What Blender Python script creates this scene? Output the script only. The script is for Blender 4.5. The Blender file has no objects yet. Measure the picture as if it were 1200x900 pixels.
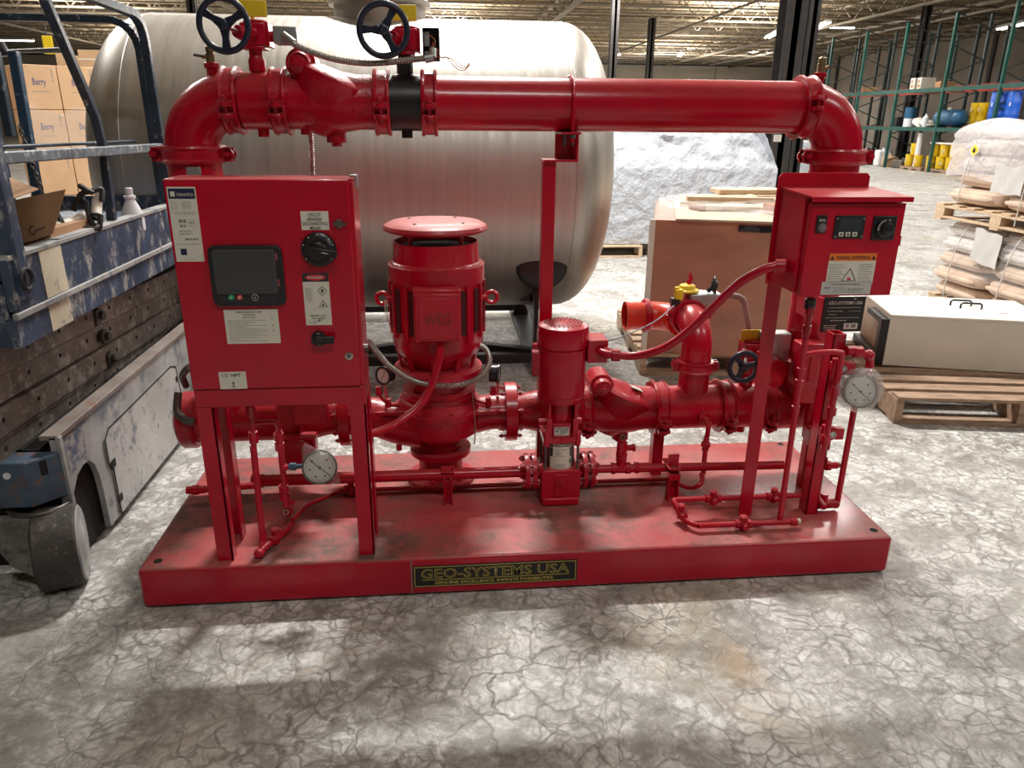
import bpy, math, random
from mathutils import Vector, Matrix, Quaternion
random.seed(7)
V = Vector
SC = bpy.context.scene
COL = SC.collection
# ------------------------------------------------------------------ camera
F_PX, CAM_POS = 867.6, V((0.949, -2.037, 1.450))
YAW, PITCH, ROLL = -0.0971, 0.3432, 0.0098
_cy, _sy, _cp, _sp = math.cos(YAW), math.sin(YAW), math.cos(PITCH), math.sin(PITCH)
FW = V((-_sy*_cp, _cy*_cp, -_sp)); _r = V((_cy, _sy, 0)); _u = _r.cross(FW)
RT = _r*math.cos(ROLL) + _u*math.sin(ROLL); UP = _u*math.cos(ROLL) - _r*math.sin(ROLL)
cd = bpy.data.cameras.new('camera'); cd.sensor_width = 36; cd.lens = 36*F_PX/1200; cd.clip_end = 200; cd.clip_start = .05
cam = bpy.data.objects.new('camera', cd); COL.objects.link(cam); SC.camera = cam
cam.matrix_world = Matrix(((RT.x, UP.x, -FW.x, CAM_POS.x), (RT.y, UP.y, -FW.y, CAM_POS.y), (RT.z, UP.z, -FW.z, CAM_POS.z), (0, 0, 0, 1)))
# ------------------------------------------------------------------ world, exposure
w = bpy.data.worlds.new('world'); SC.world = w; w.use_nodes = True
w.node_tree.nodes['Background'].inputs[0].default_value = (.8, .88, 1, 1)
w.node_tree.nodes['Background'].inputs[1].default_value = .3
SC.view_settings.view_transform = 'Standard'; SC.view_settings.look = 'None'
SC.view_settings.gamma = 1; SC.view_settings.use_curve_mapping = False
SC.view_settings.exposure = 0.18
SC.cycles.max_bounces = 6; SC.cycles.diffuse_bounces = 4; SC.cycles.glossy_bounces = 3; SC.cycles.transparent_max_bounces = 8
# ------------------------------------------------------------------ ceiling lamps: the hall's linear high-bay fixtures
CEIL = 6.0
LAMPS = [  # x, y, power, length along x
    (1.4, 4.2, 540, 1.3), (1.6, -3.6, 85, 1.6), (-4.6, 5.6, 150, 2.4), (6.4, 3.4, 170, 2.4), (7.2, -3.0, 130, 2.4),
    (1.0, 9.4, 170, 2.4), (7.2, 9.4, 230, 2.4), (-5.0, 9.4, 260, 2.4), (13.5, 3.4, 170, 2.4), (13.5, 9.4, 230, 2.4), (13.5, 15, 330, 2.4),
    (1.0, 15, 260, 2.4), (7.2, 15, 260, 2.4), (-5.0, 15, 260, 2.4), (13.5, 23, 420, 2.4), (7.2, 24, 360, 2.4), (-5, 25, 560, 2.4), (1, 33, 800, 2.4), (13.5, 35, 800, 2.4), (-8, 42, 1200, 2.4), (6, 46, 1200, 2.4), (20, 46, 900, 2.4)]
ADDED_UPLIGHT = [(-12, 30, 600), (1, 32, 700), (13.5, 30, 650), (-14, 44, 850), (1, 46, 900), (15, 46, 800), (-4, 16, 200), (8, 16, 200)]   # upward lights added only to brighten the roof deck, not lamps of the hall
LAMP_COL = (1.0, .97, .93)
for i, (x, y, p, ln) in enumerate(LAMPS):
    ld = bpy.data.lights.new('lamp', 'AREA'); ld.shape = 'RECTANGLE'; ld.size = ln; ld.size_y = .18 if i == 0 else .35; ld.energy = p; ld.color = LAMP_COL
    lo = bpy.data.objects.new('lamp', ld); COL.objects.link(lo); lo.location = (x, y, CEIL - .42)
for x, y, p in ADDED_UPLIGHT:
    ld = bpy.data.lights.new('lamp', 'AREA'); ld.shape = 'RECTANGLE'; ld.size = 2.4; ld.size_y = .5; ld.energy = p; ld.color = LAMP_COL
    lo = bpy.data.objects.new('lamp', ld); COL.objects.link(lo); lo.location = (x, y, CEIL - 1.5); lo.rotation_euler = (math.pi, 0, 0)

# ------------------------------------------------------------------ pixel helpers used to take measurements (photo pixel + known plane -> point)
def ray(u, v): return FW + RT*((u-600)/F_PX) - UP*((v-450)/F_PX)
def at(u, v, Y): d = ray(u, v); return CAM_POS + d*((Y-CAM_POS.y)/d.y)
def atx(u, v, X): d = ray(u, v); return CAM_POS + d*((X-CAM_POS.x)/d.x)
def atz(u, v, Z): d = ray(u, v); return CAM_POS + d*((Z-CAM_POS.z)/d.z)

# ------------------------------------------------------------------ materials
MATS = {}
def mat(name, color, rough=.5, metal=0., coat=0., var=0., vscale=6., dust=0., dustcol=(.32, .2, .17), bump=0., bscale=60., wear=0., wearcol=(.5, .48, .45), stretch=None, alpha=1., trans=0., emit=None, estr=0., spec=None, rvar=0., smudge_shade=0., bdist=.01):
    if name in MATS: return MATS[name]
    m = bpy.data.materials.new(name); MATS[name] = m; m.use_nodes = True
    nt = m.node_tree; N = nt.nodes; L = nt.links; b = N['Principled BSDF']
    b.inputs['Base Color'].default_value = (*color, 1); b.inputs['Roughness'].default_value = rough; b.inputs['Metallic'].default_value = metal
    b.inputs['Coat Weight'].default_value = coat; b.inputs['Coat Roughness'].default_value = .12
    if spec is not None: b.inputs['Specular IOR Level'].default_value = spec
    if alpha < 1: b.inputs['Alpha'].default_value = alpha
    if trans: b.inputs['Transmission Weight'].default_value = trans
    if emit: b.inputs['Emission Color'].default_value = (*emit, 1); b.inputs['Emission Strength'].default_value = estr
    if not (var or dust or bump or wear or rvar): return m
    g = N.new('ShaderNodeNewGeometry'); pos = g.outputs['Position']
    if stretch:
        mp = N.new('ShaderNodeMapping'); mp.inputs['Scale'].default_value = stretch; L.new(pos, mp.inputs[0]); spos = mp.outputs[0]
    else: spos = pos
    col = None
    def noise(scale, vec, det=4, rg=.6):
        n = N.new('ShaderNodeTexNoise'); n.inputs['Scale'].default_value = scale; n.inputs['Detail'].default_value = det; n.inputs['Roughness'].default_value = rg
        L.new(vec, n.inputs['Vector']); return n.outputs['Fac']
    def rng(src, a, b2, c=0., d=1.):
        r = N.new('ShaderNodeMapRange'); r.inputs[1].default_value = a; r.inputs[2].default_value = b2; r.inputs[3].default_value = c; r.inputs[4].default_value = d
        L.new(src, r.inputs[0]); return r.outputs[0]
    def mix(fac, A, B):
        x = N.new('ShaderNodeMix'); x.data_type = 'RGBA'
        if isinstance(fac, float): x.inputs[0].default_value = fac
        else: L.new(fac, x.inputs[0])
        for s, i in ((A, 6), (B, 7)):
            if isinstance(s, tuple): x.inputs[i].default_value = (*s, 1)
            else: L.new(s, x.inputs[i])
        return x.outputs[2]
    cur = color
    if var:
        cur = mix(rng(noise(vscale, spos), .3, .7), tuple(c*(1-var) for c in color), tuple(min(1, c*(1+var)) for c in color))
    if wear:
        cur = mix(rng(noise(vscale*3.1, spos, 8, .75), .62-wear*.25, .70-wear*.2), cur, wearcol)
    if dust:
        sx = N.new('ShaderNodeSeparateXYZ'); L.new(g.outputs['Normal'], sx.inputs[0])
        u = rng(sx.outputs['Z'], .25, .95, 0, 1)
        d = rng(noise(4.5, pos, 8, .7), .28, .72, dust*.25, dust)
        ml = N.new('ShaderNodeMath'); ml.operation = 'MULTIPLY'; L.new(u, ml.inputs[0]); L.new(d, ml.inputs[1])
        cur = mix(ml.outputs[0], cur, dustcol)
        if smudge_shade:  # dirt on the base top, deepened to stand in for the cabinet's shade
            m2 = N.new('ShaderNodeMath'); m2.operation = 'MULTIPLY'; L.new(rng(noise(2.3, pos, 10, .82), .47, .60, 0, smudge_shade), m2.inputs[0]); L.new(u, m2.inputs[1])
            cur = mix(m2.outputs[0], cur, (.13, .075, .06))
        ra = N.new('ShaderNodeMath'); ra.operation = 'MULTIPLY_ADD'; L.new(ml.outputs[0], ra.inputs[0]); ra.inputs[1].default_value = .35; ra.inputs[2].default_value = rough
        L.new(ra.outputs[0], b.inputs['Roughness'])
    elif rvar:
        L.new(rng(noise(vscale*1.7, spos), .3, .7, rough-rvar, rough+rvar), b.inputs['Roughness'])
    if not isinstance(cur, tuple): L.new(cur, b.inputs['Base Color'])
    if bump:
        bp = N.new('ShaderNodeBump'); bp.inputs['Strength'].default_value = bump; bp.inputs['Distance'].default_value = bdist
        L.new(noise(bscale, spos, 3), bp.inputs['Height']); L.new(bp.outputs[0], b.inputs['Normal'])
    return m
RED = mat('red_paint', (.48, .0015, .021), .24, coat=.2, spec=.4, var=.12, vscale=5, dust=.42, dustcol=(.42, .14, .12), bump=.05, bscale=35)
REDCAST = mat('red_cast_paint', (.44, .0015, .020), .26, coat=.2, spec=.4, var=.18, vscale=9, dust=.4, dustcol=(.36, .13, .11), bump=.22, bscale=110)
REDBASE = mat('red_base_paint', (.46, .002, .022), .28, coat=.25, spec=.4, var=.15, vscale=3, dust=1.0, smudge_shade=.95, dustcol=(.42, .15, .13), bump=.06, bscale=30)
BLACK = mat('black_paint', (.012, .012, .013), .38, bump=.05, var=.1)
BLACKP = mat('black_plastic', (.016, .017, .02), .32, var=.08)
NAVY = mat('navy_wheel_paint', (.014, .02, .042), .36, var=.15, vscale=30)
YEL = mat('yellow_flag', (.78, .58, .02), .45, var=.1)
STEEL = mat('bright_steel', (.6, .59, .57), .33, metal=1, var=.1, vscale=40)
GALV = mat('galvanised_box', (.42, .44, .44), .42, metal=.85, var=.15, vscale=30)
DARKST = mat('dark_steel', (.14, .13, .12), .4, metal=.8, var=.2, vscale=30)
BRASS = mat('dull_brass', (.32, .26, .15), .4, metal=.9, var=.2, vscale=40)
PAPER = mat('grey_white_paper', (.56, .55, .53), .6, var=.06)
WHITEL = mat('label_white', (.72, .69, .6), .5, var=.03)
INK = mat('print_ink', (.03, .03, .035), .6, var=.02)
INKG = mat('faint_ink', (.23, .22, .2), .6, var=.02)
GOLD = mat('gold_print', (.62, .5, .1), .4, var=.1)
NAVYL = mat('label_navy', (.012, .02, .06), .4, var=.05)
ORANGE = mat('label_orange', (.85, .2, .02), .5, var=.03)
REDL = mat('label_red', (.6, .02, .03), .5, var=.03)
SCREEN = mat('dark_screen', (.045, .047, .05), .18, coat=.5, var=.05)
GREENB = mat('green_button', (.02, .35, .14), .3, var=.05)
REDB = mat('red_button', (.65, .04, .04), .3, var=.05)
COPPER = mat('orange_wire', (.55, .2, .08), .45, var=.1)
GAUGEF = mat('gauge_face', (.62, .6, .55), .45, var=.03)
FILM = mat('clear_film', (.82, .82, .8), .15, alpha=.27, bump=.8, bscale=22)
FILMB = mat('thin_clear_film', (.82, .82, .8), .15, alpha=.13, bump=.6, bscale=22)
FILM3 = mat('thin_wrap', (.75, .72, .7), .2, alpha=.07, bump=1., bscale=7, bdist=.03)
FILM4 = mat('cloudy_wrap', (.78, .74, .74), .3, alpha=.5, bump=1., bscale=8, bdist=.04)
FILM2 = mat('stretch_film', (.8, .8, .8), .22, alpha=.15, bump=1., bscale=9, stretch=(1, 1, .35))
TANKM = mat('brushed_stainless', (.53, .505, .465), .44, metal=.9, var=.12, vscale=1.6, stretch=(14, .6, .6), bump=.05, bscale=9, rvar=.05)
LIFTB = mat('worn_blue_paint', (.038, .058, .10), .45, var=.45, vscale=4, wear=.36, wearcol=(.36, .35, .33), bump=.2, bscale=40, stretch=(1.5, 1.5, .8))
LIFTW = mat('scraped_pale_paint', (.34, .34, .33), .5, var=.3, vscale=3, wear=.4, wearcol=(.15, .17, .2), bump=.2, bscale=40)
LIFTT = mat('blue_tube_paint', (.022, .04, .062), .34, var=.3, vscale=9, wear=.12, wearcol=(.45, .45, .42), dust=.5, dustcol=(.3, .31, .32))
ARMM = mat('greasy_arm_steel', (.16, .13, .11), .5, metal=.2, var=.35, vscale=6, wear=.45, wearcol=(.34, .31, .28), bump=.25, bscale=50)
RUBBER = mat('worn_rubber', (.05, .043, .038), .8, var=.35, vscale=14, bump=.4, bscale=50, wear=.2, wearcol=(.16, .14, .12))
CARD = mat('cardboard', (.54, .34, .19), .75, var=.08, vscale=6, bump=.08)
CARD2 = mat('brown_cardboard', (.36, .2, .1), .75, var=.12, vscale=6, bump=.08)
CRATEM = mat('wrapped_brown_board', (.42, .175, .09), .42, coat=.5, var=.28, vscale=2.2, stretch=(1, 1, 2.4), bump=.25, bscale=14)
WOOD = mat('raw_timber', (.56, .42, .28), .7, var=.22, vscale=5, stretch=(2, 8, 12), bump=.2)
WOODD = mat('aged_timber', (.33, .22, .145), .75, var=.35, vscale=4, stretch=(2, 7, 9), bump=.3)
CONDUIT = mat('conduit_steel', (.40, .37, .34), .38, metal=.9, var=.15, vscale=40)
SACK = mat('paper_sack', (.62, .47, .36), .55, coat=.25, var=.12, vscale=5, bump=.7, bscale=18)
SACKW = mat('white_wrapped_sack', (.68, .63, .6), .4, coat=.5, var=.08, vscale=4, bump=.8, bscale=16)
WHITEP = mat('white_sheeting', (.50, .53, .58), .42, coat=.15, var=.06, vscale=3, bump=1.0, bscale=6, bdist=.06)
CREAM = mat('cream_panel', (.72, .68, .58), .5, var=.07, vscale=5)
CREAMT = mat('cream_top', (.78, .75, .66), .45, var=.12, vscale=4)
COLM = mat('column_brown_paint', (.035, .03, .028), .55, var=.2)
BLUED = mat('blue_plastic', (.01, .10, .52), .35, var=.08)
BLUET = mat('blue_tank_paint', (.02, .1, .2), .35, var=.15)
YELP = mat('yellow_pail', (.78, .52, .01), .4, var=.06)
RACKG = mat('rack_green', (.009, .072, .056), .45, var=.15)
RACKD = mat('rack_dark', (.03, .045, .042), .5, var=.2)
RACKR = mat('rack_red_beam', (.3, .03, .02), .5, var=.2)
WHITEB = mat('white_plastic', (.72, .73, .76), .35, var=.03)

# ------------------------------------------------------------------ mesh builder
def basis(a):
    a = a.normalized(); h = V((0, 0, 1)) if abs(a.z) < .9 else V((0, 1, 0)); x = h.cross(a).normalized(); return x, a.cross(x)
class MB:
    def __init__(s): s.v = []; s.f = []
    def add(s, vs, fs):
        o = len(s.v); s.v += [tuple(p) for p in vs]; s.f += [tuple(i+o for i in f) for f in fs]; return s
    def box(s, x0, x1, y0, y1, z0, z1):
        if x0 > x1: x0, x1 = x1, x0
        if y0 > y1: y0, y1 = y1, y0
        if z0 > z1: z0, z1 = z1, z0
        return s.add([(x0,y0,z0),(x1,y0,z0),(x1,y1,z0),(x0,y1,z0),(x0,y0,z1),(x1,y0,z1),(x1,y1,z1),(x0,y1,z1)],
                     [(0,3,2,1),(4,5,6,7),(0,1,5,4),(1,2,6,5),(2,3,7,6),(3,0,4,7)])
    def obox(s, c, sx, sy, sz, X=V((1,0,0)), Y=V((0,1,0)), Z=None):
        c = V(c); X = V(X).normalized(); Y = V(Y).normalized(); Z = Z or X.cross(Y)
        vs = [c + X*(a*sx/2) + Y*(b*sy/2) + Z*(d*sz/2) for d in (-1,1) for a,b in ((-1,-1),(1,-1),(1,1),(-1,1))]
        return s.add(vs, [(0,3,2,1),(4,5,6,7),(0,1,5,4),(1,2,6,5),(2,3,7,6),(3,0,4,7)])
    def beam(s, p0, p1, w, h, up=(0,0,1)):
        p0, p1 = V(p0), V(p1); d = p1-p0; a = d.normalized(); u = V(up)
        if abs(a.dot(u)) > .98: u = V((0,1,0))
        x = a.cross(u).normalized(); y = x.cross(a)
        return s.obox((p0+p1)/2, w, h, d.length, x, y, a) if x.cross(y).dot(a) > 0 else s.obox((p0+p1)/2, h, w, d.length, y, x, a)
    def lathe(s, prof, o=(0,0,0), a=(0,0,1), n=24, cap=True, x=None):
        o = V(o); a = V(a).normalized()
        if x is None: x, y = basis(a)
        else: x = V(x).normalized(); y = a.cross(x)
        vs = []; fs = []
        for r, h in prof:
            for k in range(n):
                t = 2*math.pi*k/n; vs.append(o + a*h + x*(r*math.cos(t)) + y*(r*math.sin(t)))
        for i in range(len(prof)-1):
            for k in range(n):
                k2 = (k+1) % n; fs.append((i*n+k, i*n+k2, (i+1)*n+k2, (i+1)*n+k))
        if cap:
            fs.append(tuple(range(n-1, -1, -1))); m = (len(prof)-1)*n; fs.append(tuple(range(m, m+n)))
        return s.add(vs, fs)
    def cyl(s, p0, p1, r, r1=None, n=16):
        p0, p1 = V(p0), V(p1); return s.lathe([(r, 0), (r if r1 is None else r1, (p1-p0).length)], p0, p1-p0, n)
    def ring(s, c, a, R, r, n=28, m=10, sq=1.):
        c = V(c); a = V(a).normalized(); x, y = basis(a); vs = []; fs = []
        for i in range(n):
            t = 2*math.pi*i/n; d = x*math.cos(t)+y*math.sin(t)
            for j in range(m):
                q = 2*math.pi*j/m; vs.append(c + d*(R+r*math.cos(q)) + a*(r*sq*math.sin(q)))
        for i in range(n):
            for j in range(m): fs.append((i*m+j, ((i+1)%n)*m+j, ((i+1)%n)*m+(j+1)%m, i*m+(j+1)%m))
        return s.add(vs, fs)
    def tube(s, pts, r, n=10, sm=True, step=6, ribs=0.):
        P = [V(p) for p in pts]
        if sm and len(P) > 2:
            Q = []
            for i in range(len(P)-1):
                a, b, c, d = P[max(i-1,0)], P[i], P[i+1], P[min(i+2,len(P)-1)]
                for k in range(step):
                    t = k/step; Q.append(.5*((2*b)+(-a+c)*t+(2*a-5*b+4*c-d)*t*t+(-a+3*b-3*c+d)*t*t*t))
            Q.append(P[-1]); P = Q
        rad = [r]*len(P)
        if ribs:   # corrugated conduit: resample densely and pulse the radius
            L = [0]
            for i in range(1, len(P)): L.append(L[-1]+(P[i]-P[i-1]).length)
            cnt = max(4, int(L[-1]/ribs)*2); Q = []; rad = []; j = 0
            for k in range(cnt+1):
                t = L[-1]*k/cnt
                while j < len(P)-2 and L[j+1] < t: j += 1
                f = (t-L[j])/max(1e-9, L[j+1]-L[j]); Q.append(P[j].lerp(P[j+1], f)); rad.append(r*(1.0 if k % 2 else .8))
            P = Q
        vs = []; fs = []; x = None
        for i, p in enumerate(P):
            t = (P[min(i+1,len(P)-1)]-P[max(i-1,0)]).normalized()
            if x is None: x, _ = basis(t)
            x = (x - t*x.dot(t)).normalized(); y = t.cross(x)
            for k in range(n):
                q = 2*math.pi*k/n; vs.append(p + x*(rad[i]*math.cos(q)) + y*(rad[i]*math.sin(q)))
        for i in range(len(P)-1):
            for k in range(n): k2 = (k+1)%n; fs.append((i*n+k, i*n+k2, (i+1)*n+k2, (i+1)*n+k))
        fs.append(tuple(range(n-1,-1,-1))); m = (len(P)-1)*n; fs.append(tuple(range(m, m+n)))
        return s.add(vs, fs)
    def prism(s, poly, o, X, Y, dep):
        o = V(o); X = V(X); Y = V(Y); dep = V(dep); n = len(poly)
        a = [o+X*p[0]+Y*p[1] for p in poly]; b = [p+dep for p in a]
        fs = [tuple(range(n)), tuple(range(2*n-1, n-1, -1))] + [(i, i+n, (i+1)%n+n, (i+1)%n) for i in range(n)]
        if X.cross(Y).dot(dep) > 0: fs = [tuple(reversed(f)) for f in fs]
        return s.add(a+b, fs)
    def ell(s, c, rx, ry, rz, n=20, m=12, R=None, p=1.):
        c = V(c); vs = []; fs = []
        sg = lambda t: (abs(t)**p)*(1 if t >= 0 else -1)
        for j in range(m+1):
            f = -math.pi/2+math.pi*j/m
            for i in range(n):
                t = 2*math.pi*i/n; q = V((rx*sg(math.cos(f))*sg(math.cos(t)), ry*sg(math.cos(f))*sg(math.sin(t)), rz*sg(math.sin(f))))
                vs.append(c + (R @ q if R else q))
        for j in range(m):
            for i in range(n): fs.append((j*n+i, j*n+(i+1)%n, (j+1)*n+(i+1)%n, (j+1)*n+i))
        return s.add(vs, fs)
    def build(s, name, m, parent=None, bev=0., seg=2, ang=35, sub=0, local=False):
        me = bpy.data.meshes.new(name); me.from_pydata(s.v, [], s.f); me.validate(); me.update()
        me.materials.append(m); me.shade_smooth(); me.set_sharp_from_angle(angle=math.radians(ang))
        return link(name, me, parent, bev, seg, sub, local)
def rrect(w, h, r, n=5):
    P = []
    for cx, cy, a in ((w-r, r, -90), (w-r, h-r, 0), (r, h-r, 90), (r, r, 180)):
        for i in range(n+1): t = math.radians(a+90*i/n); P.append((cx+r*math.cos(t), cy+r*math.sin(t)))
    return P
def wm(o):
    M = Matrix.Translation(o.location) @ o.rotation_euler.to_matrix().to_4x4()
    return wm(o.parent) @ o.matrix_parent_inverse @ M if o.parent else M
def link(name, me, parent=None, bev=0., seg=2, sub=0, local=False):
    o = bpy.data.objects.new(name, me); COL.objects.link(o)
    if parent:
        o.parent = parent
        if not local: o.matrix_parent_inverse = wm(parent).inverted()
    if bev:
        b = o.modifiers.new('b', 'BEVEL'); b.width = bev; b.segments = seg; b.limit_method = 'ANGLE'; b.angle_limit = math.radians(40); b.harden_normals = False
    if sub:
        b = o.modifiers.new('s', 'SUBSURF'); b.levels = sub; b.render_levels = sub
    return o
def thing(name, label, cat, loc=(0,0,0), rz=0., group=None):
    o = bpy.data.objects.new(name, None); COL.objects.link(o); o.location = loc; o.rotation_euler = (0,0,rz)
    o.empty_display_size = .1; tag(o, label, cat, group); return o
def tag(o, label=None, cat=None, group=None, kind=None):
    for k, x in (('label', label), ('category', cat), ('group', group), ('kind', kind)):
        if x: o[k] = x
    return o
def kids(o): return [c for c in COL.objects if c.parent == o]
def dup(root, loc, rz, label, group=None):
    r = root.copy(); COL.objects.link(r); r.location = loc; r.rotation_euler = (0,0,rz); r['label'] = label
    if group: r['group'] = group
    for ch in kids(root):
        c = ch.copy(); COL.objects.link(c); c.parent = r
        for g in kids(ch):
            d = g.copy(); COL.objects.link(d); d.parent = c
    return r
def text(body, name, m, parent, o, X, Y, h, wdt=None, ext=.0006, bold=0., local=False, align='LEFT'):
    """flat lettering: o = lower-left corner, X = reading direction, Y = up, h = capital height, wdt = full width"""
    cu = bpy.data.curves.new('t', 'FONT'); cu.body = body; cu.size = 1; cu.extrude = 0; cu.offset = bold; cu.resolution_u = 2
    cu.space_line = .8; cu.align_x = 'CENTER' if '\n' in body else 'LEFT'
    to = bpy.data.objects.new('t', cu); COL.objects.link(to)
    dg = bpy.context.evaluated_depsgraph_get(); me = bpy.data.meshes.new_from_object(to.evaluated_get(dg))
    bpy.data.objects.remove(to); bpy.data.curves.remove(cu)
    xs = [v.co.x for v in me.vertices]; ys = [v.co.y for v in me.vertices]
    x0, x1, y0, y1 = min(xs), max(xs), min(ys), max(ys)
    sy = h/(y1-y0); sx = (wdt/(x1-x0)) if wdt else sy
    o = V(o); X = V(X).normalized(); Y = V(Y).normalized(); n = X.cross(Y)
    for v in me.vertices: v.co = o + X*((v.co.x-x0)*sx) + Y*((v.co.y-y0)*sy) + n*ext
    me.materials.clear(); me.materials.append(m)
    me.name = name
    return link(name, me, parent, local=local)
def lines(name, m, parent, o, X, Y, rows, local=False, ext=.0005):
    """small print too fine to read: rows of (x0, x1, y, height) on the label plane"""
    o = V(o); X = V(X).normalized(); Y = V(Y).normalized(); n = X.cross(Y); b = MB()
    for x0, x1, y, h in rows:
        x = x0
        while x < x1-.001:
            ln = min(random.uniform(.004, .012), x1-x); b.add([o+X*x+Y*y+n*ext, o+X*(x+ln)+Y*y+n*ext, o+X*(x+ln)+Y*(y+h)+n*ext, o+X*x+Y*(y+h)+n*ext], [(0,1,2,3)]); x += ln+.0022
    return b.build(name, m, parent, local=local)
# ================================================================== THE SETTING
def floor_mat():
    m = bpy.data.materials.new('cracked_concrete'); m.use_nodes = True; nt = m.node_tree; N = nt.nodes; L = nt.links; b = N['Principled BSDF']
    g = N.new('ShaderNodeNewGeometry'); pos = g.outputs['Position']
    def noise(sc, det=5, rg=.6, vec=pos, dist=0., col=False):
        n = N.new('ShaderNodeTexNoise'); n.inputs['Scale'].default_value = sc; n.inputs['Detail'].default_value = det
        n.inputs['Roughness'].default_value = rg; n.inputs['Distortion'].default_value = dist; L.new(vec, n.inputs['Vector']); return n.outputs['Color' if col else 'Fac']
    def rng(src, a, b2, c=0., d=1.):
        r = N.new('ShaderNodeMapRange'); r.inputs[1].default_value = a; r.inputs[2].default_value = b2; r.inputs[3].default_value = c; r.inputs[4].default_value = d
        L.new(src, r.inputs[0]); return r.outputs[0]
    def mix(f, A, B, mode='MIX'):
        x = N.new('ShaderNodeMix'); x.data_type = 'RGBA'; x.blend_type = mode
        if isinstance(f, float): x.inputs[0].default_value = f
        else: L.new(f, x.inputs[0])
        for s, i in ((A, 6), (B, 7)):
            if isinstance(s, tuple): x.inputs[i].default_value = (*s, 1)
            else: L.new(s, x.inputs[i])
        return x.outputs[2]
    def ma(op, a, b2):
        x = N.new('ShaderNodeMath'); x.operation = op; x.use_clamp = True
        for s, i in ((a, 0), (b2, 1)):
            if isinstance(s, float): x.inputs[i].default_value = s
            else: L.new(s, x.inputs[i])
        return x.outputs[0]
    # warped coordinates for the cracks
    nc = noise(3.5, 4, .6, col=True)
    sub = N.new('ShaderNodeVectorMath'); sub.operation = 'SUBTRACT'; L.new(nc, sub.inputs[0]); sub.inputs[1].default_value = (.5, .5, .5)
    scl = N.new('ShaderNodeVectorMath'); scl.operation = 'SCALE'; L.new(sub.outputs[0], scl.inputs[0]); scl.inputs['Scale'].default_value = .22
    ad = N.new('ShaderNodeVectorMath'); ad.operation = 'ADD'; L.new(pos, ad.inputs[0]); L.new(scl.outputs[0], ad.inputs[1]); wp = ad.outputs[0]
    def crack(sc, wid):
        v = N.new('ShaderNodeTexVoronoi'); v.feature = 'DISTANCE_TO_EDGE'; v.inputs['Scale'].default_value = sc; L.new(wp, v.inputs['Vector'])
        return rng(v.outputs['Distance'], 0., wid, 1., 0.)
    c1 = crack(7.5, .05); c2 = crack(15., .10); c3 = crack(31., .16)
    big = noise(1.3, 5, .62, dist=.4)          # worn and clean areas, about a metre across
    mid = noise(4.2, 6, .68, dist=.6)
    fine = noise(38., 5, .7)
    base = mix(rng(big, .38, .60), (.29, .275, .245), (.60, .59, .57))
    base = mix(rng(mid, .42, .56), mix(.6, base, (.20, .185, .16)), base)
    blot = noise(17., 5, .72, dist=1.0)
    base = mix(ma('MULTIPLY', rng(blot, .46, .56), rng(mid, .42, .54, 0., .9)), base, (.70, .695, .68))
    base = mix(ma('MULTIPLY', rng(blot, .36, .46, 1, 0), .55), base, (.2, .185, .16))
    base = mix(ma('MULTIPLY', rng(fine, .52, .7), .5), base, (.60, .595, .58))
    base = mix(ma('MULTIPLY', rng(noise(.9, 3, .5, dist=.8), .58, .7), .45), base, (.42, .36, .25))   # pale ochre stains
    veil = rng(noise(2.3, 4, .6), .42, .56)
    base = mix(ma('MULTIPLY', ma('MULTIPLY', c2, rng(mid, .44, .56)), .8), base, (.17, .155, .135))
    base = mix(ma('MULTIPLY', ma('MULTIPLY', c3, rng(big, .5, .6)), .45), base, (.2, .185, .165))
    base = mix(ma('MULTIPLY', ma('MULTIPLY', c1, veil), .5), base, (.12, .105, .09))
    # dark scuffed smears
    base = mix(ma('MULTIPLY', rng(noise(1.9, 8, .75, dist=1.2), .56, .68), .6), base, (.16, .15, .135))
    # rust-orange stain and curved tyre scuff in front of the skid
    def spot(x, y, r):
        d = N.new('ShaderNodeVectorMath'); d.operation = 'DISTANCE'; L.new(wp, d.inputs[0]); d.inputs[1].default_value = (x, y, 0); return d.outputs['Value']
    base = mix(ma('MULTIPLY', rng(spot(1.76, -.40, 0), .02, .10, 1, 0), .55), base, (.45, .3, .15))
    d = spot(1.0, -1.15, 0)
    for R in (.93, 1.05):
        a = N.new('ShaderNodeMath'); a.operation = 'SUBTRACT'; L.new(d, a.inputs[0]); a.inputs[1].default_value = R
        b2 = N.new('ShaderNodeMath'); b2.operation = 'ABSOLUTE'; L.new(a.outputs[0], b2.inputs[0])
        base = mix(ma('MULTIPLY', rng(b2.outputs[0], .004, .018, 1, 0), rng(mid, .42, .6, 0., .6)), base, (.5, .43, .36))
    L.new(base, b.inputs['Base Color'])
    L.new(rng(noise(3., 6, .7), .3, .7, .30, .62), b.inputs['Roughness'])
    bp = N.new('ShaderNodeBump'); bp.inputs['Strength'].default_value = .35; bp.inputs['Distance'].default_value = .004
    hh = N.new('ShaderNodeMath'); hh.operation = 'SUBTRACT'; L.new(fine, hh.inputs[0]); L.new(c1, hh.inputs[1]); L.new(hh.outputs[0], bp.inputs['Height']); L.new(bp.outputs[0], b.inputs['Normal'])
    return m
def struct(b, name, m, **k): return tag(b.build(name, m, **k), kind='structure')
struct(MB().box(-30, 28, -14, 56, -.2, 0), 'floor', floor_mat())
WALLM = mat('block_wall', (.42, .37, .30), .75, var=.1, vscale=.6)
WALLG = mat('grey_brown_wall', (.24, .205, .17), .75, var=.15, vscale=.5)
DECK = mat('tan_roof_deck', (.46, .37, .25), .95, spec=.05, var=.3, vscale=1.2, stretch=(.3, 3, 1))
struct(MB().box(-30, 28, 56, 56.3, 0, CEIL+.3), 'wall_back', WALLM)
struct(MB().box(28, 28.3, -14, 56, 0, CEIL+.3), 'wall_right', WALLG)
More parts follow.
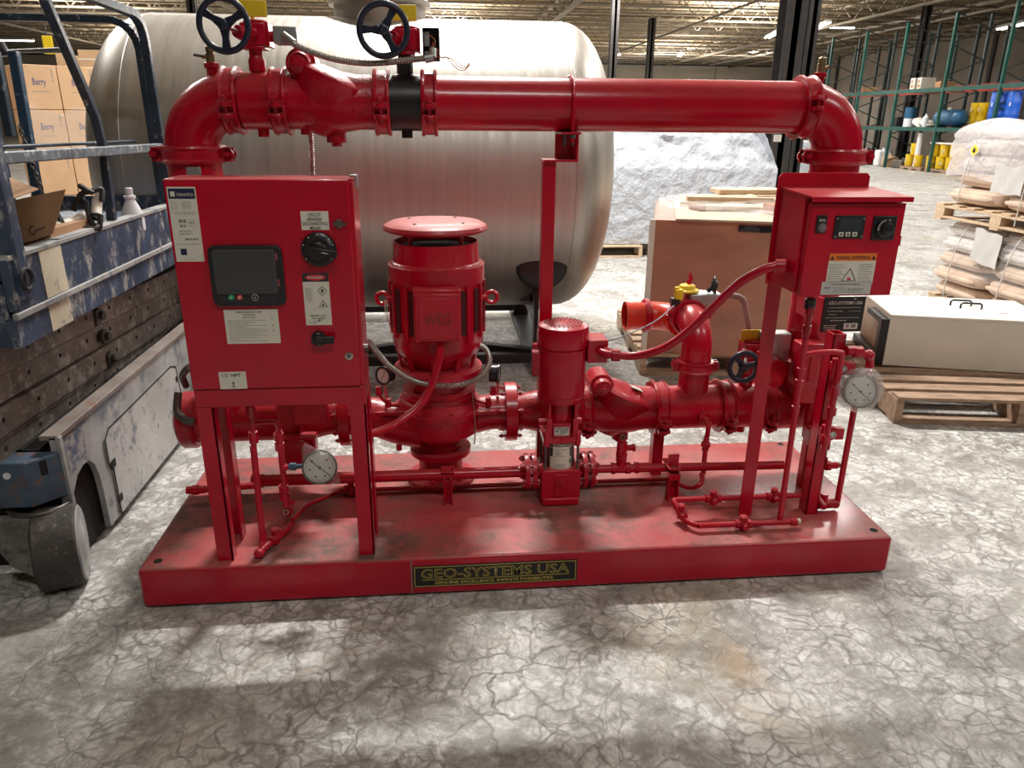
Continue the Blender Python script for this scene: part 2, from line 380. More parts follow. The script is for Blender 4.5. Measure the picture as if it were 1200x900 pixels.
struct(MB().box(-30.3, -30, -14, 56, 0, CEIL+.3), 'wall_left', WALLM)
struct(MB().box(-30, 28, -14.3, -14, 0, CEIL+.3), 'wall_front', WALLM)
ce = struct(MB().box(-30, 28, -14, 56, CEIL, CEIL+.3), 'ceiling', DECK)
b = MB()
for i in range(0, 74): b.box(-30, 28, 12+i*.6, 12.14+i*.6, CEIL-.06, CEIL)
tag(b.build('deck_rib', DECK, ce), kind='stuff')
struct(MB().box(-30, 28, 55.7, 56, CEIL-.7, CEIL-.35), 'trim_1', COLM)
JM = mat('joist_paint', (.22, .18, .125), .6, var=.15); JD = mat('joist_dark', (.12, .09, .06), .6, var=.15)
# bar joists across the hall: two chords and a zigzag web
b = MB(); b.box(-29, 27, -.05, .05, CEIL-.12, CEIL-.06); b.box(-29, 27, -.05, .05, CEIL-.66, CEIL-.60)
x = -29; k = 0
while x < 26.6:
    z0, z1 = (CEIL-.63, CEIL-.09) if k % 2 == 0 else (CEIL-.09, CEIL-.63); b.beam((x, 0, z0), (x+.5, 0, z1), .03, .03); x += .5; k += 1
jo = tag(b.build('trim_2', JM), kind='structure'); jo.location.y = 12.9
jm = jo.data; k = 3
for i in range(1, 24):
    o = bpy.data.objects.new('trim_%d' % k, jm); COL.objects.link(o); o.location.y = 12.9+i*1.82; tag(o, kind='structure'); k += 1
# girders along the hall and long pipes under the deck
for x in (-18.2, -6.7, 5.8, 17.5):
    b = MB(); b.box(x-.09, x+.09, 10, 55.6, CEIL-.78, CEIL-.70); b.box(x-.09, x+.09, 10, 55.6, CEIL-.2, CEIL-.12)
    y = 10
    while y < 55: b.beam((x, y, CEIL-.74), (x, y+.8, CEIL-.16), .05, .05); b.beam((x, y+.8, CEIL-.16), (x, y+1.6, CEIL-.74), .05, .05); y += 1.6
    struct(b, 'trim_%d' % k, JM); k += 1
for x, z, r, m in ((20.4, 5.5, .07, WALLM), (21.0, 5.36, .05, WALLM), (11.5, 5.2, .05, JD), (22.4, 5.2, .08, JD)):
    struct(MB().cyl((x, 8, z), (x, 55.5, z), r, n=8), 'trim_%d' % k, m); k += 1
for (x, y), s in (((6.13, 9.5), .155), ((6.62, 9.9), .085), ((6.92, 25), .13), ((9.55, 30), .13), ((-6.75, 25), .14), ((15.0, 15.6), .12), ((-1.9, 30), .13), ((17.9, 25), .12), ((17.9, 34), .12)):
    b = MB(); b.box(x-s, x+s, y-s, y-s+.02, 0, CEIL-.7); b.box(x-s, x+s, y+s-.02, y+s, 0, CEIL-.7); b.box(x-.015-s*.2, x+.015+s*.2, y-s, y+s, 0, CEIL-.7)
    b.box(x-s*1.4, x+s*1.4, y-s*1.4, y+s*1.4, 0, .02)
    struct(b, 'trim_%d' % k, COLM); k += 1
# wall panel seams of the far side
for i in range(9):
    x = -20+i*5.2; struct(MB().box(x-.04, x+.04, 55.93, 56, 0, CEIL-.8), 'trim_%d' % k, WALLG); k += 1
for i in range(14):
    y = 14+i*3; struct(MB().box(27.9, 28, y-.12, y+.12, 0, CEIL-.3), 'trim_%d' % k, COLM); k += 1
# lamps: sheet-metal housing, two glowing tubes, hangers
GLOW = mat('lamp_tube', (1, 1, 1), .4, emit=(1, .98, .94), estr=9)
HOUS = mat('lamp_housing', (.6, .6, .58), .5)
def fixture(loc, rz, label, ln=2.4, group='linear lamps under the roof'):
    t = thing('ceiling_lamp', label, 'lamp', loc, rz, group)
    h = ln/2
    MB().prism([(-.16, 0), (.16, 0), (.09, .1), (-.09, .1)], (-h, 0, .0), (0, 1, 0), (0, 0, 1), (ln, 0, 0)).build('housing', HOUS, t, local=True)
    for s in (-.08, .08): MB().cyl((-h+.03, s, -.025), (h-.03, s, -.025), .022, n=8).build('tube', GLOW, t, local=True)
    for s in (-h*.7, h*.7): MB().cyl((s, 0, .1), (s, 0, .36), .008, n=6).build('hanger', DARKST, t, local=True)
    return t
FX = [(565, 3, 0, 'bright lamp strip at the top edge of the view above the steel tank', 36), (798, 58, 1.35, 'small lamp strip in front of the far wall, left of the twin columns', 50),
      (905, 41, 1.35, 'lamp strip just left of the brown twin columns', 33), (1193, 29, 1.4, 'lamp strip at the right edge of the view above the racks', 24), (725, 48, 1.3, 'tiny bright lamp beside the thin dark column', 50),
      (830, 44, 0, 'glaring lamp strip among the far roof trusses', 46), (975, 10, 0, 'lamp strip behind the twin columns near the roof', 34), (12, 47, 0, 'pale lamp strip behind the blue lift railing', 44), (150, 12, 0, 'lamp strip above the left end of the tank', 44), (962, 30, 1.35, 'slanting lamp strip right of the brown twin columns', 31)]
for u, v, rz, lb, Y in FX:
    p = at(u, v, Y); fixture((p.x, p.y, min(p.z, CEIL-.42)), rz, lb)
# ================================================================== THE FIRE PUMP SKID
PY, PR = .56, .084                     # plane of the main pipe loop, pipe radius
SK = thing('fire_pump_skid', 'red fire pump skid with pipe loop, two pumps and two control cabinets on one base', 'pump', (1.22, .4, 0))
H = .14
def P(b, name, m=RED, par=None, **k): return b.build(name, m, par or SK, **k)
X1, Y1, Z1 = V((1,0,0)), V((0,1,0)), V((0,0,1))
# base
bs = P(MB().box(0, 2.44, 0, .80, .004, H), 'base_frame', REDBASE, bev=.012, seg=3)
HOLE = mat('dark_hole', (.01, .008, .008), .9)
for x, y in ((.046, .05), (2.399, .05), (2.39, .765)): P(MB().cyl((x, y, H-.002), (x, y, H+.0008), .013, n=16), 'bolt_hole', HOLE, bs)
P(MB().box(.829, .835, -.002, .0, .01, H-.006), 'weld_seam', mat('seam', (.3, .12, .1), .6), bs)
pl = P(MB().box(.836, 1.366, -.0035, 0, .034, .112), 'nameplate', BLACK, bev=.001)
pl['label'] = 'black nameplate with gold lettering on the front of the base'
b = MB()
for x0, x1, z0, z1 in ((.841,1.361,.037,.0388), (.841,1.361,.1072,.109), (.841,.8428,.037,.109), (1.3592,1.361,.037,.109), (.865,1.337,.0595,.0612)): b.box(x0, x1, -.0042, -.0034, z0, z1)
P(b, 'gold_border', GOLD, pl)
text('GEO-SYSTEMS USA', 'lettering', GOLD, pl, (.862, -.0036, .066), X1, Z1, .035, .478, bold=.016)
text('GEO-SYSTEMS USA', 'lettering_core', BLACK, pl, (.8645, -.0041, .068), X1, Z1, .031, .473, bold=-.014)
text('GENUINE EXCELLENCE. INFINITE POSSIBILITIES.', 'tagline', GOLD, pl, (.905, -.0036, .044), X1, Z1, .0105, .385, bold=.012)

# ---- grooved pipe couplings
def coupling(c, a, ear, R=PR, w=.026, name='pipe_coupling', m=REDCAST):
    c = V(c); a = V(a).normalized(); ear = V(ear).normalized(); k = R/.084
    b = MB(); r0 = R+.001
    b.lathe([(r0, -w), (R+.017*k, -w), (R+.020*k, -w*.75), (R+.014*k, -w*.5), (R+.014*k, w*.5), (R+.020*k, w*.75), (R+.017*k, w), (r0, w)], c, a, 40, cap=False)
    t = a.cross(ear).normalized()
    for s in (-1, 1):
        e = ear*s
        for q in (-1, 1):
            b.obox(c+e*(R+.022*k)+t*(q*.017*k), w*1.7, .036*k, .014*k, a, e, t)
            b.lathe([(.017*k, 0), (.019*k, .004), (.017*k, .014*k)], c+e*(R+.030*k)+t*(q*.010*k), t*q, 14)
    o = P(b, name, m)
    for s in (-1, 1):
        e = ear*s; bb = MB(); p = c+e*(R+.029*k)
        bb.cyl(p-t*.04*k, p+t*.042*k, .006*k, n=8)
        bb.lathe([(.0105*k, 0), (.0105*k, .011*k)], p+t*.024*k, t, 6); bb.lathe([(.010*k, 0), (.010*k, .009*k)], p-t*.034*k, t, 6)
        P(bb, 'bolt', REDCAST, o)
    return o
def elbow(c, d0, d1, R, r, name='pipe_elbow', m=RED, ext=.012, n=12):
    """quarter bend: c = corner point, d0/d1 = directions from the corner towards each open end"""
    c, d0, d1 = V(c), V(d0), V(d1); ctr = c+d0*R+d1*R; pts = [c+d0*(R+ext)]
    for i in range(n+1):
        t = math.pi/2*i/n; pts.append(ctr-d1*(R*math.cos(t))-d0*(R*math.sin(t)))
    pts.append(c+d1*(R+ext)); return P(MB().tube(pts, r, 36, sm=False), name, m)
ZT, ZB, XL, XR = 1.497, .408, .157, 2.335
EB = .15
elbow((XL, PY, ZT), X1, -Z1, EB, PR); elbow((XR, PY, ZT), -X1, -Z1, EB, PR)
P(MB().cyl((.925, PY, ZT), (XR-EB, PY, ZT), PR, n=40), 'bypass_pipe')
P(MB().cyl((XL, PY, ZT-EB), (XL, PY, ZB), PR, n=40), 'riser_pipe')
P(MB().cyl((XR, PY, ZT-EB), (XR, PY, ZB+.10), PR, n=40), 'riser_pipe')
er = V((0, -.97, -.22)).normalized()
coupling((.303, PY, ZT), X1, er); coupling((.452, PY, ZT), X1, er); coupling((.772, PY, ZT), X1, er); coupling((.922, PY, ZT), X1, er); coupling((2.19, PY, ZT), X1, V((0, -.97, .1)))
coupling((XL, PY, 1.335), Z1, X1); coupling((XR, PY, 1.338), Z1, X1)
# vent cocks on top of both elbows
for x, s in ((.246, -1), (2.238, 1)):
    z = ZT+PR-.014
    o = P(MB().lathe([(.024, 0), (.024, .012), (.017, .014), (.017, .034), (.023, .036), (.023, .05), (.012, .055)], (x, PY, z-.01), Z1, 6), 'vent_nipple', REDCAST)
    b = MB().lathe([(.010, .045), (.010, .052), (.014, .054), (.014, .078), (.010, .08), (.013, .083), (.013, .096), (.006, .101)], (x, PY, z-.01), Z1, 12)
    b.cyl((x-.004*s, PY, z+.058), (x+.022*s, PY-.01, z+.058), .007, n=8)
    P(b, 'vent_cock', BRASS, o)['label'] = 'small brass vent cock'
    b = MB(); b.beam((x+.016*s, PY-.012, z+.058), (x+.045*s, PY-.02, z+.062), .014, .008)
    P(b, 'cock_lever', DARKST, o, bev=.002)
# ---- butterfly valves with gearbox, handwheel and flag
def handwheel(c, n, R, spin, par, m=NAVY, r=.0095):
    c = V(c); n = V(n).normalized(); x, y = basis(n); b = MB(); b.ring(c, n, R-r, r, 40, 12, .85)
    for k in range(3):
        t = spin+k*2*math.pi/3; d = x*math.cos(t)+y*math.sin(t); s = d.cross(n)
        b.prism([(-.014, .012), (.014, .012), (.009, R*.45), (.013, R-.008), (-.013, R-.008), (-.009, R*.45)], c-n*.0045-n*.006, s, d, n*.011)
    b.lathe([(.017, -.014), (.017, .008), (.011, .012)], c, n, 16)
    o = P(b, 'handwheel', m, par, bev=.0015, seg=1); return o
def butterfly(x, z, h1, wheelc, wheeln, R, m=RED, boxk='closed', flag=(0, 0), k=1.0, bodyY=PY, spin=.4, w=.052):
    o = P(MB().lathe([(PR-.004, -w-.012), (PR-.004, -w), (PR+.002, -w), (PR+.002, w), (PR-.004, w), (PR-.004, w+.012)], (x, bodyY, z), X1, 40), 'butterfly_valve', m)
    b = MB(); b.cyl((x, bodyY, z+PR-.02), (x, bodyY, z+PR+h1), .021*k, n=18); b.lathe([(.026*k, 0), (.026*k, .03), (.021*k, .045)], (x, bodyY, z+PR+.004), Z1, 18)
    P(b, 'valve_neck', m, o)
    P(MB().cyl((x, bodyY, z-PR-.024), (x, bodyY, z-PR+.01), .018*k, n=14), 'valve_boss', m, o)
    zt = z+PR+h1
    b = MB(); b.box(x-.040*k, x+.034*k, bodyY-.042*k, bodyY+.042*k, zt-.004, zt+.006)
    b.box(x-.030*k, x+.044*k, bodyY-.045*k, bodyY+.040*k, zt+.006, zt+.070*k); b.box(x+.044*k, x+.052*k, bodyY-.040*k, bodyY+.035*k, zt+.002, zt+.074*k)
    b.lathe([(.038*k, 0), (.038*k, .008), (.03*k, .010)], (x+.008*k, bodyY, zt+.070*k), Z1, 22); b.cyl((x+.012*k, bodyY-.07*k, zt+.04*k), (x+.012*k, bodyY, zt+.04*k), .012*k, n=12)
    for sx in (-1, 1):
        for sy in (-1, 1): b.lathe([(.006, 0), (.006, .008)], (x+sx*.03*k, bodyY+sy*.032*k, zt+.062*k), Z1, 6)
    b.cyl((x-.018*k, bodyY-.02*k, zt+.034*k), V((x-.018*k, bodyY-.02*k, zt+.034*k)).lerp(V(wheelc), .45), .022*k, .019*k, n=18)
    P(b, 'gearbox', RED, o, bev=.003)
    sh = V((x-.018*k, bodyY-.02*k, zt+.034*k))
    P(MB().cyl(sh, V(wheelc)+V(wheeln).normalized()*.006, .0065, n=10), 'shaft', STEEL, o)
    handwheel(wheelc, wheeln, R, spin, o)['label'] = 'dark navy three-spoke handwheel'
    b = MB().obox((x+flag[0], bodyY-.005, zt+.10*k+flag[1]), .084*k, .005, .046*k); b.cyl((x, bodyY, zt+.06*k), (x, bodyY, zt+.09*k), .007, n=8)
    P(b, 'position_flag', YEL, o, bev=.002)['label'] = 'yellow valve position flag'
    return o, zt
p1 = at(262, 29, .43); v1, z1 = butterfly(.386, ZT, .070, p1, (-.12, -1, -.06), .081, spin=2.6, flag=(.004, .012))
p2 = at(449, 35, .43); v2, z2 = butterfly(.847, ZT, .062, p2, (-.1, -1, -.06), .081, m=BLACK, spin=1.03, flag=(.0, .018), w=.047)
v2['label'] = 'black butterfly valve body'
# switch boxes
sb = P(MB().box(.450, .522, .520, .590, z1+.012, z1+.062), 'switch_box', GALV, bev=.003); sb['label'] = 'grey galvanised switch box on the left valve'
P(MB().cyl((.435, .555, z1+.035), (.451, .555, z1+.035), .016, n=14), 'hub', RED, sb)
ox0, ox1, oz0, oz1 = .906, .960, z2-.022, z2+.072
b = MB(); b.box(ox0, ox1, .546, .55, oz0, oz1)
for x0, x1, za, zb in ((ox0, ox0+.003, oz0, oz1), (ox1-.003, ox1, oz0, oz1), (ox0, ox1, oz0, oz0+.003), (ox0, ox1, oz1-.003, oz1)): b.box(x0, x1, .50, .55, za, zb)
ob = P(b, 'switch_box', BLACKP, bev=.001); ob['label'] = 'open black switch box with bare wires on the black valve'
P(MB().box(ox0+.006, ox0+.022, .515, .546, z2+.02, z2+.062), 'switch_block', GALV, ob); P(MB().box(ox0+.006, ox0+.020, .52, .546, z2-.016, z2+.006), 'switch_block', GALV, ob)
P(MB().box(ox0+.026, ox0+.046, .52, .546, z2-.014, z2+.018), 'terminal_strip', BLACK, ob)
for i in range(5):
    P(MB().tube([(ox0+.018+.006*i, .52, z2+.056-.008*i), (ox0+.04-.004*i, .505, z2+.035-.005*i), (ox0+.028+.005*i, .503, z2+.01), (ox0+.046, .51, z2-.016)], .0017, 6), 'wire', [COPPER, BLACKP, REDL, mat('purple_wire', (.12, .03, .12), .5, var=.1), COPPER][i], ob)
for i in range(3):
    e = at(545+3*i, 82-3*i, .48)
    P(MB().tube([(ox1-.008, .498, z2-.012), at(522+5*i, 66+2*i, .48), at(535+4*i, 80-i, .48), e, at(549, 74, .475)], .0013, 6), 'wire', COPPER, ob)
# flexible conduits on top
def flex(name, pts, r=.0105, m=CONDUIT, ribs=.007): return P(MB().tube(pts, r, 12, ribs=ribs), name, m)
c0 = flex('flexible_conduit', [V((.505, .505, z1+.026)), at(347, 53, .47), at(365, 61, .465), at(395, 70, .46), at(430, 74, .46), at(465, 72, .465), at(490, 69, .47), at(503, 68, .475)])
c0['label'] = 'silver corrugated conduit between the two top valves'
b = MB(); b.cyl(V((.485, .510, z1+.036)), at(345, 51, .472), .011, n=12); b.cyl(at(498, 69, .475), at(508, 67, .475), .013, n=12); b.cyl(at(507, 68, .475), at(507, 58, .49), .012, n=12)
P(b, 'conduit_fitting', GALV, c0)
flex('flexible_conduit', [(.517, .67, 1.60), (.517, .67, 1.45), (.516, .665, 1.32), (.51, .6, 1.2), (.5, .2, 1.19)], ribs=.008)
# ---- swing check valves
def check_valve(x0, x1, z, hl):
    L = x1-x0; b = MB(); r = PR
    b.lathe([(r, 0), (r, L*.2), (r+.006, L*.26), (r+.012, L*.42), (r+.010, L*.6), (r, L*.8), (r, L)], (x0, PY, z), X1, 36)
    # bonnet: a slanted bowl that rises to the hinge and falls to the outlet
    ax = V((math.sin(math.radians(24)), 0, math.cos(math.radians(24)))); cc = V((x0+L*.53, PY, z+r*.78))
    o0 = len(b.v); b.lathe([(.030, -.175), (.052, -.168), (.085, -.125), (.106, -.075), (.120, -.024), (.124, -.012), (.124, .004), (.115, .012), (.085, .022), (.045, .032), (.001, .034)], cc, ax, 40)
    for i in range(o0, len(b.v)): q = b.v[i]; b.v[i] = (q[0], PY+(q[1]-PY)*.92, q[2])
    for s in (-1, 1): b.lathe([(.034, 0), (.036, .02), (.030, .035), (.018, .04)], (x0+L*.2, PY+s*.045, z+r+.026), V((0, s, 0)), 24)
    b.cyl((x0+L*.2, PY-.05, z+r+.026), (x0+L*.2, PY+.05, z+r+.026), .046, n=26)
    b.cyl((x0+L*.52, PY, z-r-.04), (x0+L*.52, PY, z-r+.02), .032, n=20); b.lathe([(.017, 0), (.017, .014)], (x0+L*.52, PY, z-r-.052), Z1, 6)
    b.lathe([(.014, 0), (.014, .02)], (x0+L*.16, PY, z-r-.016), Z1, 8)
    o = P(b, 'check_valve', REDCAST)
    P(MB().lathe([(.02, 0), (.02, .006), (.011, .008), (.011, .017)], (x0+L*.2, PY-.085, z+r+.026), -Y1, 6), 'hinge_plug', RED, o)
    return o
check_valve(.474, .748, ZT, None)
cv = check_valve(1.475, 1.765, ZB, None)
ax_ = V((math.sin(math.radians(24)), 0, math.cos(math.radians(24)))); P(MB().obox(V((1.475+.29*.53, PY, ZB+PR*.78))+ax_*.0335+V((.028, -.03, -.004)), .045, .030, .002, V((ax_.z, 0, -ax_.x)), Y1, ax_), 'paper_tag', WHITEL, cv)
# hanger strut under the pipe: U bolt, Z bracket, post
hs = P(MB().box(1.295, 1.339, .515, .56, H, 1.322), 'support_post', RED, bev=.002)
b = MB(); b.box(1.297, 1.408, .50, .60, 1.318, 1.325); b.box(1.345, 1.408, .592, .60, 1.322, 1.412); b.box(1.345, 1.41, .46, .60, 1.406, 1.413); b.box(1.403, 1.41, .50, .60, 1.322, 1.412)
P(b, 'hanger_bracket', RED, bev=.001)
b = MB(); pts = [(1.383, PY+(PR+.005)*math.sin(t), ZT+(PR+.005)*math.cos(t)) for t in [(-1.62+3.24*i/24) for i in range(25)]]
pts = [(1.383, PY-PR-.005, 1.38)]+pts+[(1.383, PY+PR+.005, 1.38)]
b.tube(pts, .006, 10, sm=False); ub = P(b, 'u_bolt')
b = MB()
for s in (-1, 1): b.lathe([(.010, 0), (.010, .01)], (1.383, PY+s*(PR+.005), 1.394), Z1, 6)
for x in (1.358, 1.385): b.cyl((x, .475, 1.37), (x, .475, 1.408), .005, n=8); b.lathe([(.009, 0), (.009, .008)], (x, .475, 1.398), Z1, 6)
P(b, 'nut', DARKST, ub)
# ---- lower line
b = MB().cyl((-.0, PY, ZB), (.40, PY, ZB), PR, n=36); P(b, 'suction_pipe')
P(MB().lathe([(PR+.012, -.03), (PR+.02, -.02), (PR+.02, .02), (PR+.012, .03)], (.03, PY, ZB), X1, 32), 'pipe_coupling', REDCAST)
P(MB().lathe([(.02, -.012), (PR-.02, -.012), (PR-.002, 0), (PR-.002, .02)], (-.004, PY, ZB), X1, 32), 'end_cap', REDCAST)
def flange(c, a, R, t, nb, rb, br=.008, name='flange', m=RED, blen=None):
    c = V(c); a = V(a).normalized(); o = P(MB().lathe([(R-.002, -t), (R, -t+.002), (R, t-.002), (R-.002, t)], c, a, 36), name, m)
    x, y = basis(a); L = blen or t+.016
    for k in range(nb):
        th = 2*math.pi*(k+.5)/nb; p = c+x*(rb*math.cos(th))+y*(rb*math.sin(th)); q = MB()
        q.cyl(p-a*(L+.006), p+a*(L+.006), br*.6, n=8); q.lathe([(br, 0), (br, .009)], p+a*(L-.008), a, 6); q.lathe([(br, 0), (br, .009)], p-a*(L), a, 6)
        P(q, 'bolt', REDCAST, o)
    return o
P(MB().lathe([(PR, 0), (PR+.006, .03), (PR+.006, .05), (.064, .17), (.062, .20)], (.38, PY, ZB), X1, 32), 'suction_reducer', REDCAST)
flange((.418, PY, ZB), X1, .125, .018, 8, .105); flange((.585, PY, ZB), X1, .112, .02, 8, .092)
flange((1.195, PY, ZB), X1, .112, .022, 8, .092, name='discharge_flange')
P(MB().lathe([(.06, 0), (.066, .02), (PR, .10), (PR, .24)], (1.215, PY, ZB), X1, 32), 'discharge_reducer', REDCAST)
P(MB().cyl((1.76, PY, ZB), (XR, PY, ZB), PR, n=36), 'discharge_pipe'); P(MB().cyl((1.44, PY, ZB), (1.48, PY, ZB), PR, n=36), 'discharge_pipe')
for x in (1.478, 1.768, 2.025): coupling((x, PY, ZB), X1, V((0, -.9, -.35)))
coupling((2.185, PY, ZB), X1, V((0, -.9, -.35)))
# right-hand cast tee that joins the riser
b = MB().cyl((XR-.17, PY, ZB), (XR+.09, PY, ZB), PR+.012, n=36); b.cyl((XR, PY, ZB), (XR, PY, ZB+.19), PR+.014, n=36)
b.lathe([(PR+.014, 0), (PR+.026, .005), (PR+.026, .022), (PR+.014, .027)], (XR, PY, ZB+.17), Z1, 36); b.prism([(-.15, .085), (-.085, .085), (-.085, .16)], (XR, PY-.025, ZB), X1, Z1, (0, .05, 0))
P(b, 'outlet_tee', REDCAST)
b = MB(); b.box(XR-.09, XR+.02, .40, .46, .47, .54); b.box(XR-.105, XR-.0, .395, .47, .535, .70); b.box(XR-.07, XR-.03, .39, .4, .56, .67); P(b, 'alarm_bracket', RED, bev=.006)
P(MB().cyl((XR-.02, .42, .33), (XR-.02, .42, .56), .022, n=16), 'drain_stub', RED)
# pump casing
cas = P(MB().lathe([(.085, .135), (.128, .14), (.128, .158), (.085, .162), (.082, .245), (.115, .255), (.115, .275), (.085, .28), (.085, .305), (.12, .33), (.150, .355), (.158, .40), (.158, .425), (.164, .428), (.164, .448), (.158, .45), (.145, .478), (.135, .482), (.135, .50), (.115, .505)], (.93, PY, 0), Z1, 44), 'pump_casing', REDCAST)
b = MB()   # volute nozzles
b.tube([(.585, PY, ZB), (.68, PY, ZB-.005), (.78, PY-.03, ZB-.03), (.88, PY-.07, ZB-.035)], .072, 22); b.tube([(1.19, PY, ZB), (1.12, PY, ZB), (1.04, PY-.01, ZB-.01), (.97, PY-.02, ZB-.01)], .068, 22)
b.beam((1.00, PY-.115, ZB+.045), (1.175, PY-.05, ZB+.02), .02, .012); b.beam((.86, PY-.13, ZB+.055), (.70, PY-.06, ZB+.03), .02, .012)
P(b, 'volute_nozzle', REDCAST, cas)
b = MB()
for k in range(8):
    t = k*math.pi/4+.3; b.lathe([(.009, 0), (.009, .012)], (.93+.148*math.cos(t), PY+.148*math.sin(t), .452), Z1, 6)
for k in range(6):
    t = k*math.pi/3+.2; b.lathe([(.008, 0), (.008, .01)], (.93+.10*math.cos(t), PY+.10*math.sin(t), .158+.004), Z1, 6)
b.lathe([(.011, 0), (.011, .02)], (.78, PY-.10, ZB-.10), Z1, 6)
P(b, 'bolt', REDCAST, cas)
b = MB()   # lantern between the casing and the motor
b.lathe([(.132, .50), (.135, .515), (.105, .52), (.10, .565), (.150, .575), (.160, .582), (.160, .600), (.145, .606), (.10, .61)], (.93, PY, 0), Z1, 40)
for k in range(10):
    t = k*math.pi/5+.2; d = V((math.cos(t), math.sin(t), 0)); b.beam(V((.93, PY, .60))+d*.130, V((.93, PY, .672))+d*.148, .016, .012, d)
P(b, 'lantern', REDCAST, cas)
# main motor
MX = .932
mo = P(MB().lathe([(.10, .60), (.135, .645), (.156, .668), (.163, .69), (.163, .80), (.163, .905), (.163, .975), (.158, .985), (.145, .99)], (MX, PY, 0), Z1, 14, x=V((math.cos(-math.pi/2+math.pi/14), math.sin(-math.pi/2+math.pi/14), 0))), 'electric_motor', RED, bev=.004)
P(MB().lathe([(.160, .918), (.168, .921), (.168, .975), (.160, .98)], (MX, PY, 0), Z1, 40), 'end_bell', REDCAST, mo)
P(MB().lathe([(.150, .955), (.152, .975), (.148, 1.04), (.148, 1.052), (.143, 1.054), (.141, 1.05), (.140, 1.0)], (MX, PY, 0), Z1, 40, cap=False), 'fan_cowl', RED, mo)
b = MB().lathe([(.02, 1.085), (.165, 1.086), (.178, 1.092), (.18, 1.098), (.175, 1.108), (.155, 1.118), (.06, 1.121), (.0, 1.121)], (MX, PY, 0), Z1, 48)
for k in range(4): t = math.pi/4+k*math.pi/2; b.cyl((MX+.12*math.cos(t), PY+.12*math.sin(t), 1.0), (MX+.12*math.cos(t), PY+.12*math.sin(t), 1.09), .007, n=8)
P(b, 'rain_hat', mat('rain_hat_red', (.44, .006, .018), .4, coat=.2, var=.1, dust=.75, dustcol=(.5, .2, .17)), mo)
b = MB()
for k in range(4): t = math.pi/4+k*math.pi/2+.15; b.lathe([(.005, 0), (.005, .004)], (MX+.115*math.cos(t), PY+.115*math.sin(t), 1.118), Z1, 8)
P(b, 'hat_screw', BLACKP, mo)
P(MB().cyl((MX, PY, .98), (MX, PY, 1.035), .139, n=32), 'fan_housing', HOLE, mo)
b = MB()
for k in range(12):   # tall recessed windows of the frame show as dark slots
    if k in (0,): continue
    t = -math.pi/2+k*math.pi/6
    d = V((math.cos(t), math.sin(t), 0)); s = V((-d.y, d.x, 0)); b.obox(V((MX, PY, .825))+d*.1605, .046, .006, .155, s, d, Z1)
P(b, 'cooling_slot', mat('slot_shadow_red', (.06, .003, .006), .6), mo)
b = MB()
for k in range(14):
    t = -math.pi/2+(k+.5)*math.pi/7
    d = V((math.cos(t), math.sin(t), 0)); s = V((-d.y, d.x, 0)); b.obox(V((MX, PY, .82))+d*.160, .012, .022, .19, s, d, Z1)
P(b, 'cooling_rib', REDCAST, mo)
for s in (-1, 1):
    b = MB().ring((MX+s*.192, PY-.02, .855), Y1, .02, .0075, 24, 10); b.cyl((MX+s*.155, PY-.02, .855), (MX+s*.175, PY-.02, .855), .013, n=12); P(b, 'lifting_eye', RED, mo)
tb = P(MB().box(MX-.078, MX+.078, PY-.205, PY-.12, .745, .925), 'terminal_box', RED, bev=.006)
P(MB().box(MX-.074, MX+.074, PY-.216, PY-.204, .750, .912), 'cover', RED, tb, bev=.004)
P(MB().box(MX-.062, MX+.062, PY-.219, PY-.215, .760, .898), 'cover_panel', RED, tb, bev=.002)
text('WEG', 'embossed_lettering', mat('dusty_emboss', (.30, .02, .025), .5, var=.1), tb, (MX-.044, PY-.2205, .806), X1, Z1, .042, .088, ext=.001, bold=.012)
b = MB()
for s in (-1, 1):
    for q in (.757, .905): b.lathe([(.006, 0), (.006, .005)], (MX+s*.067, PY-.216, q), -Y1, 8)
P(b, 'screw', REDCAST, tb)
P(MB().tube([at(516, 392, .39), at(516, 410, .37), at(512, 432, .35), at(503, 458, .33), at(487, 480, .30), at(462, 498, .26), at(440, 507, .2), at(428, 509, .17)], .0135, 14), 'red_conduit')
P(MB().cyl(at(516, 392, .38), at(516, 402, .37), .018, n=12), 'conduit_hub')
fc = flex('flexible_conduit', [at(432, 400, .15), at(441, 412, .2), at(458, 430, .26), at(485, 446, .32), at(515, 452, .35), at(545, 450, .36), at(566, 438, .39), at(574, 424, .43), at(570, 410, .47), at(562, 405, .5)])
fc['label'] = 'silver corrugated conduit looping under the motor'
P(MB().tube([at(453, 352, .5), at(455, 375, .5), at(460, 395, .5), at(463, 405, .52)], .0016, 6), 'wire', WHITEL)
P(MB().tube([at(451, 352, .5), at(452, 368, .49), at(458, 384, .5)], .0014, 6), 'wire', WHITEL)
# small gauges on the pump nozzles
def small_gauge(c, n, r, stem):
    c = V(c); n = V(n).normalized()
    o = P(MB().lathe([(r, -.028), (r, 0), (r+.003, .002), (r+.003, .008), (r-.003, .009), (r-.004, .004)], c, n, 24), 'pressure_gauge', BLACKP)
    P(MB().lathe([(r-.004, 0), (r-.004, .0045)], c, n, 24), 'dial', GAUGEF, o)
    x, y = basis(n); P(MB().obox(c+n*.0056, .0018, r*1.3, .001, x, (y+x*.5)), 'needle', BLACK, o)
    P(MB().cyl(c-V((0, 0, r)), V(stem), .006, n=8), 'stem', STEEL, o); return o
small_gauge(at(450, 440, .50), (-.55, -.8, .1), .031, at(454, 470, .54)); small_gauge(at(583, 438, .52), (.97, -.2, 0), .033, at(583, 462, .55))
b = MB()
for u, v in ((455, 472), (572, 470), (553, 462), (487, 460), (444, 458), (578, 458)): p = at(u, v, .50); b.lathe([(.012, 0), (.014, .006), (.009, .02), (.012, .03)], p-V((0,0,.015)), Z1, 8)
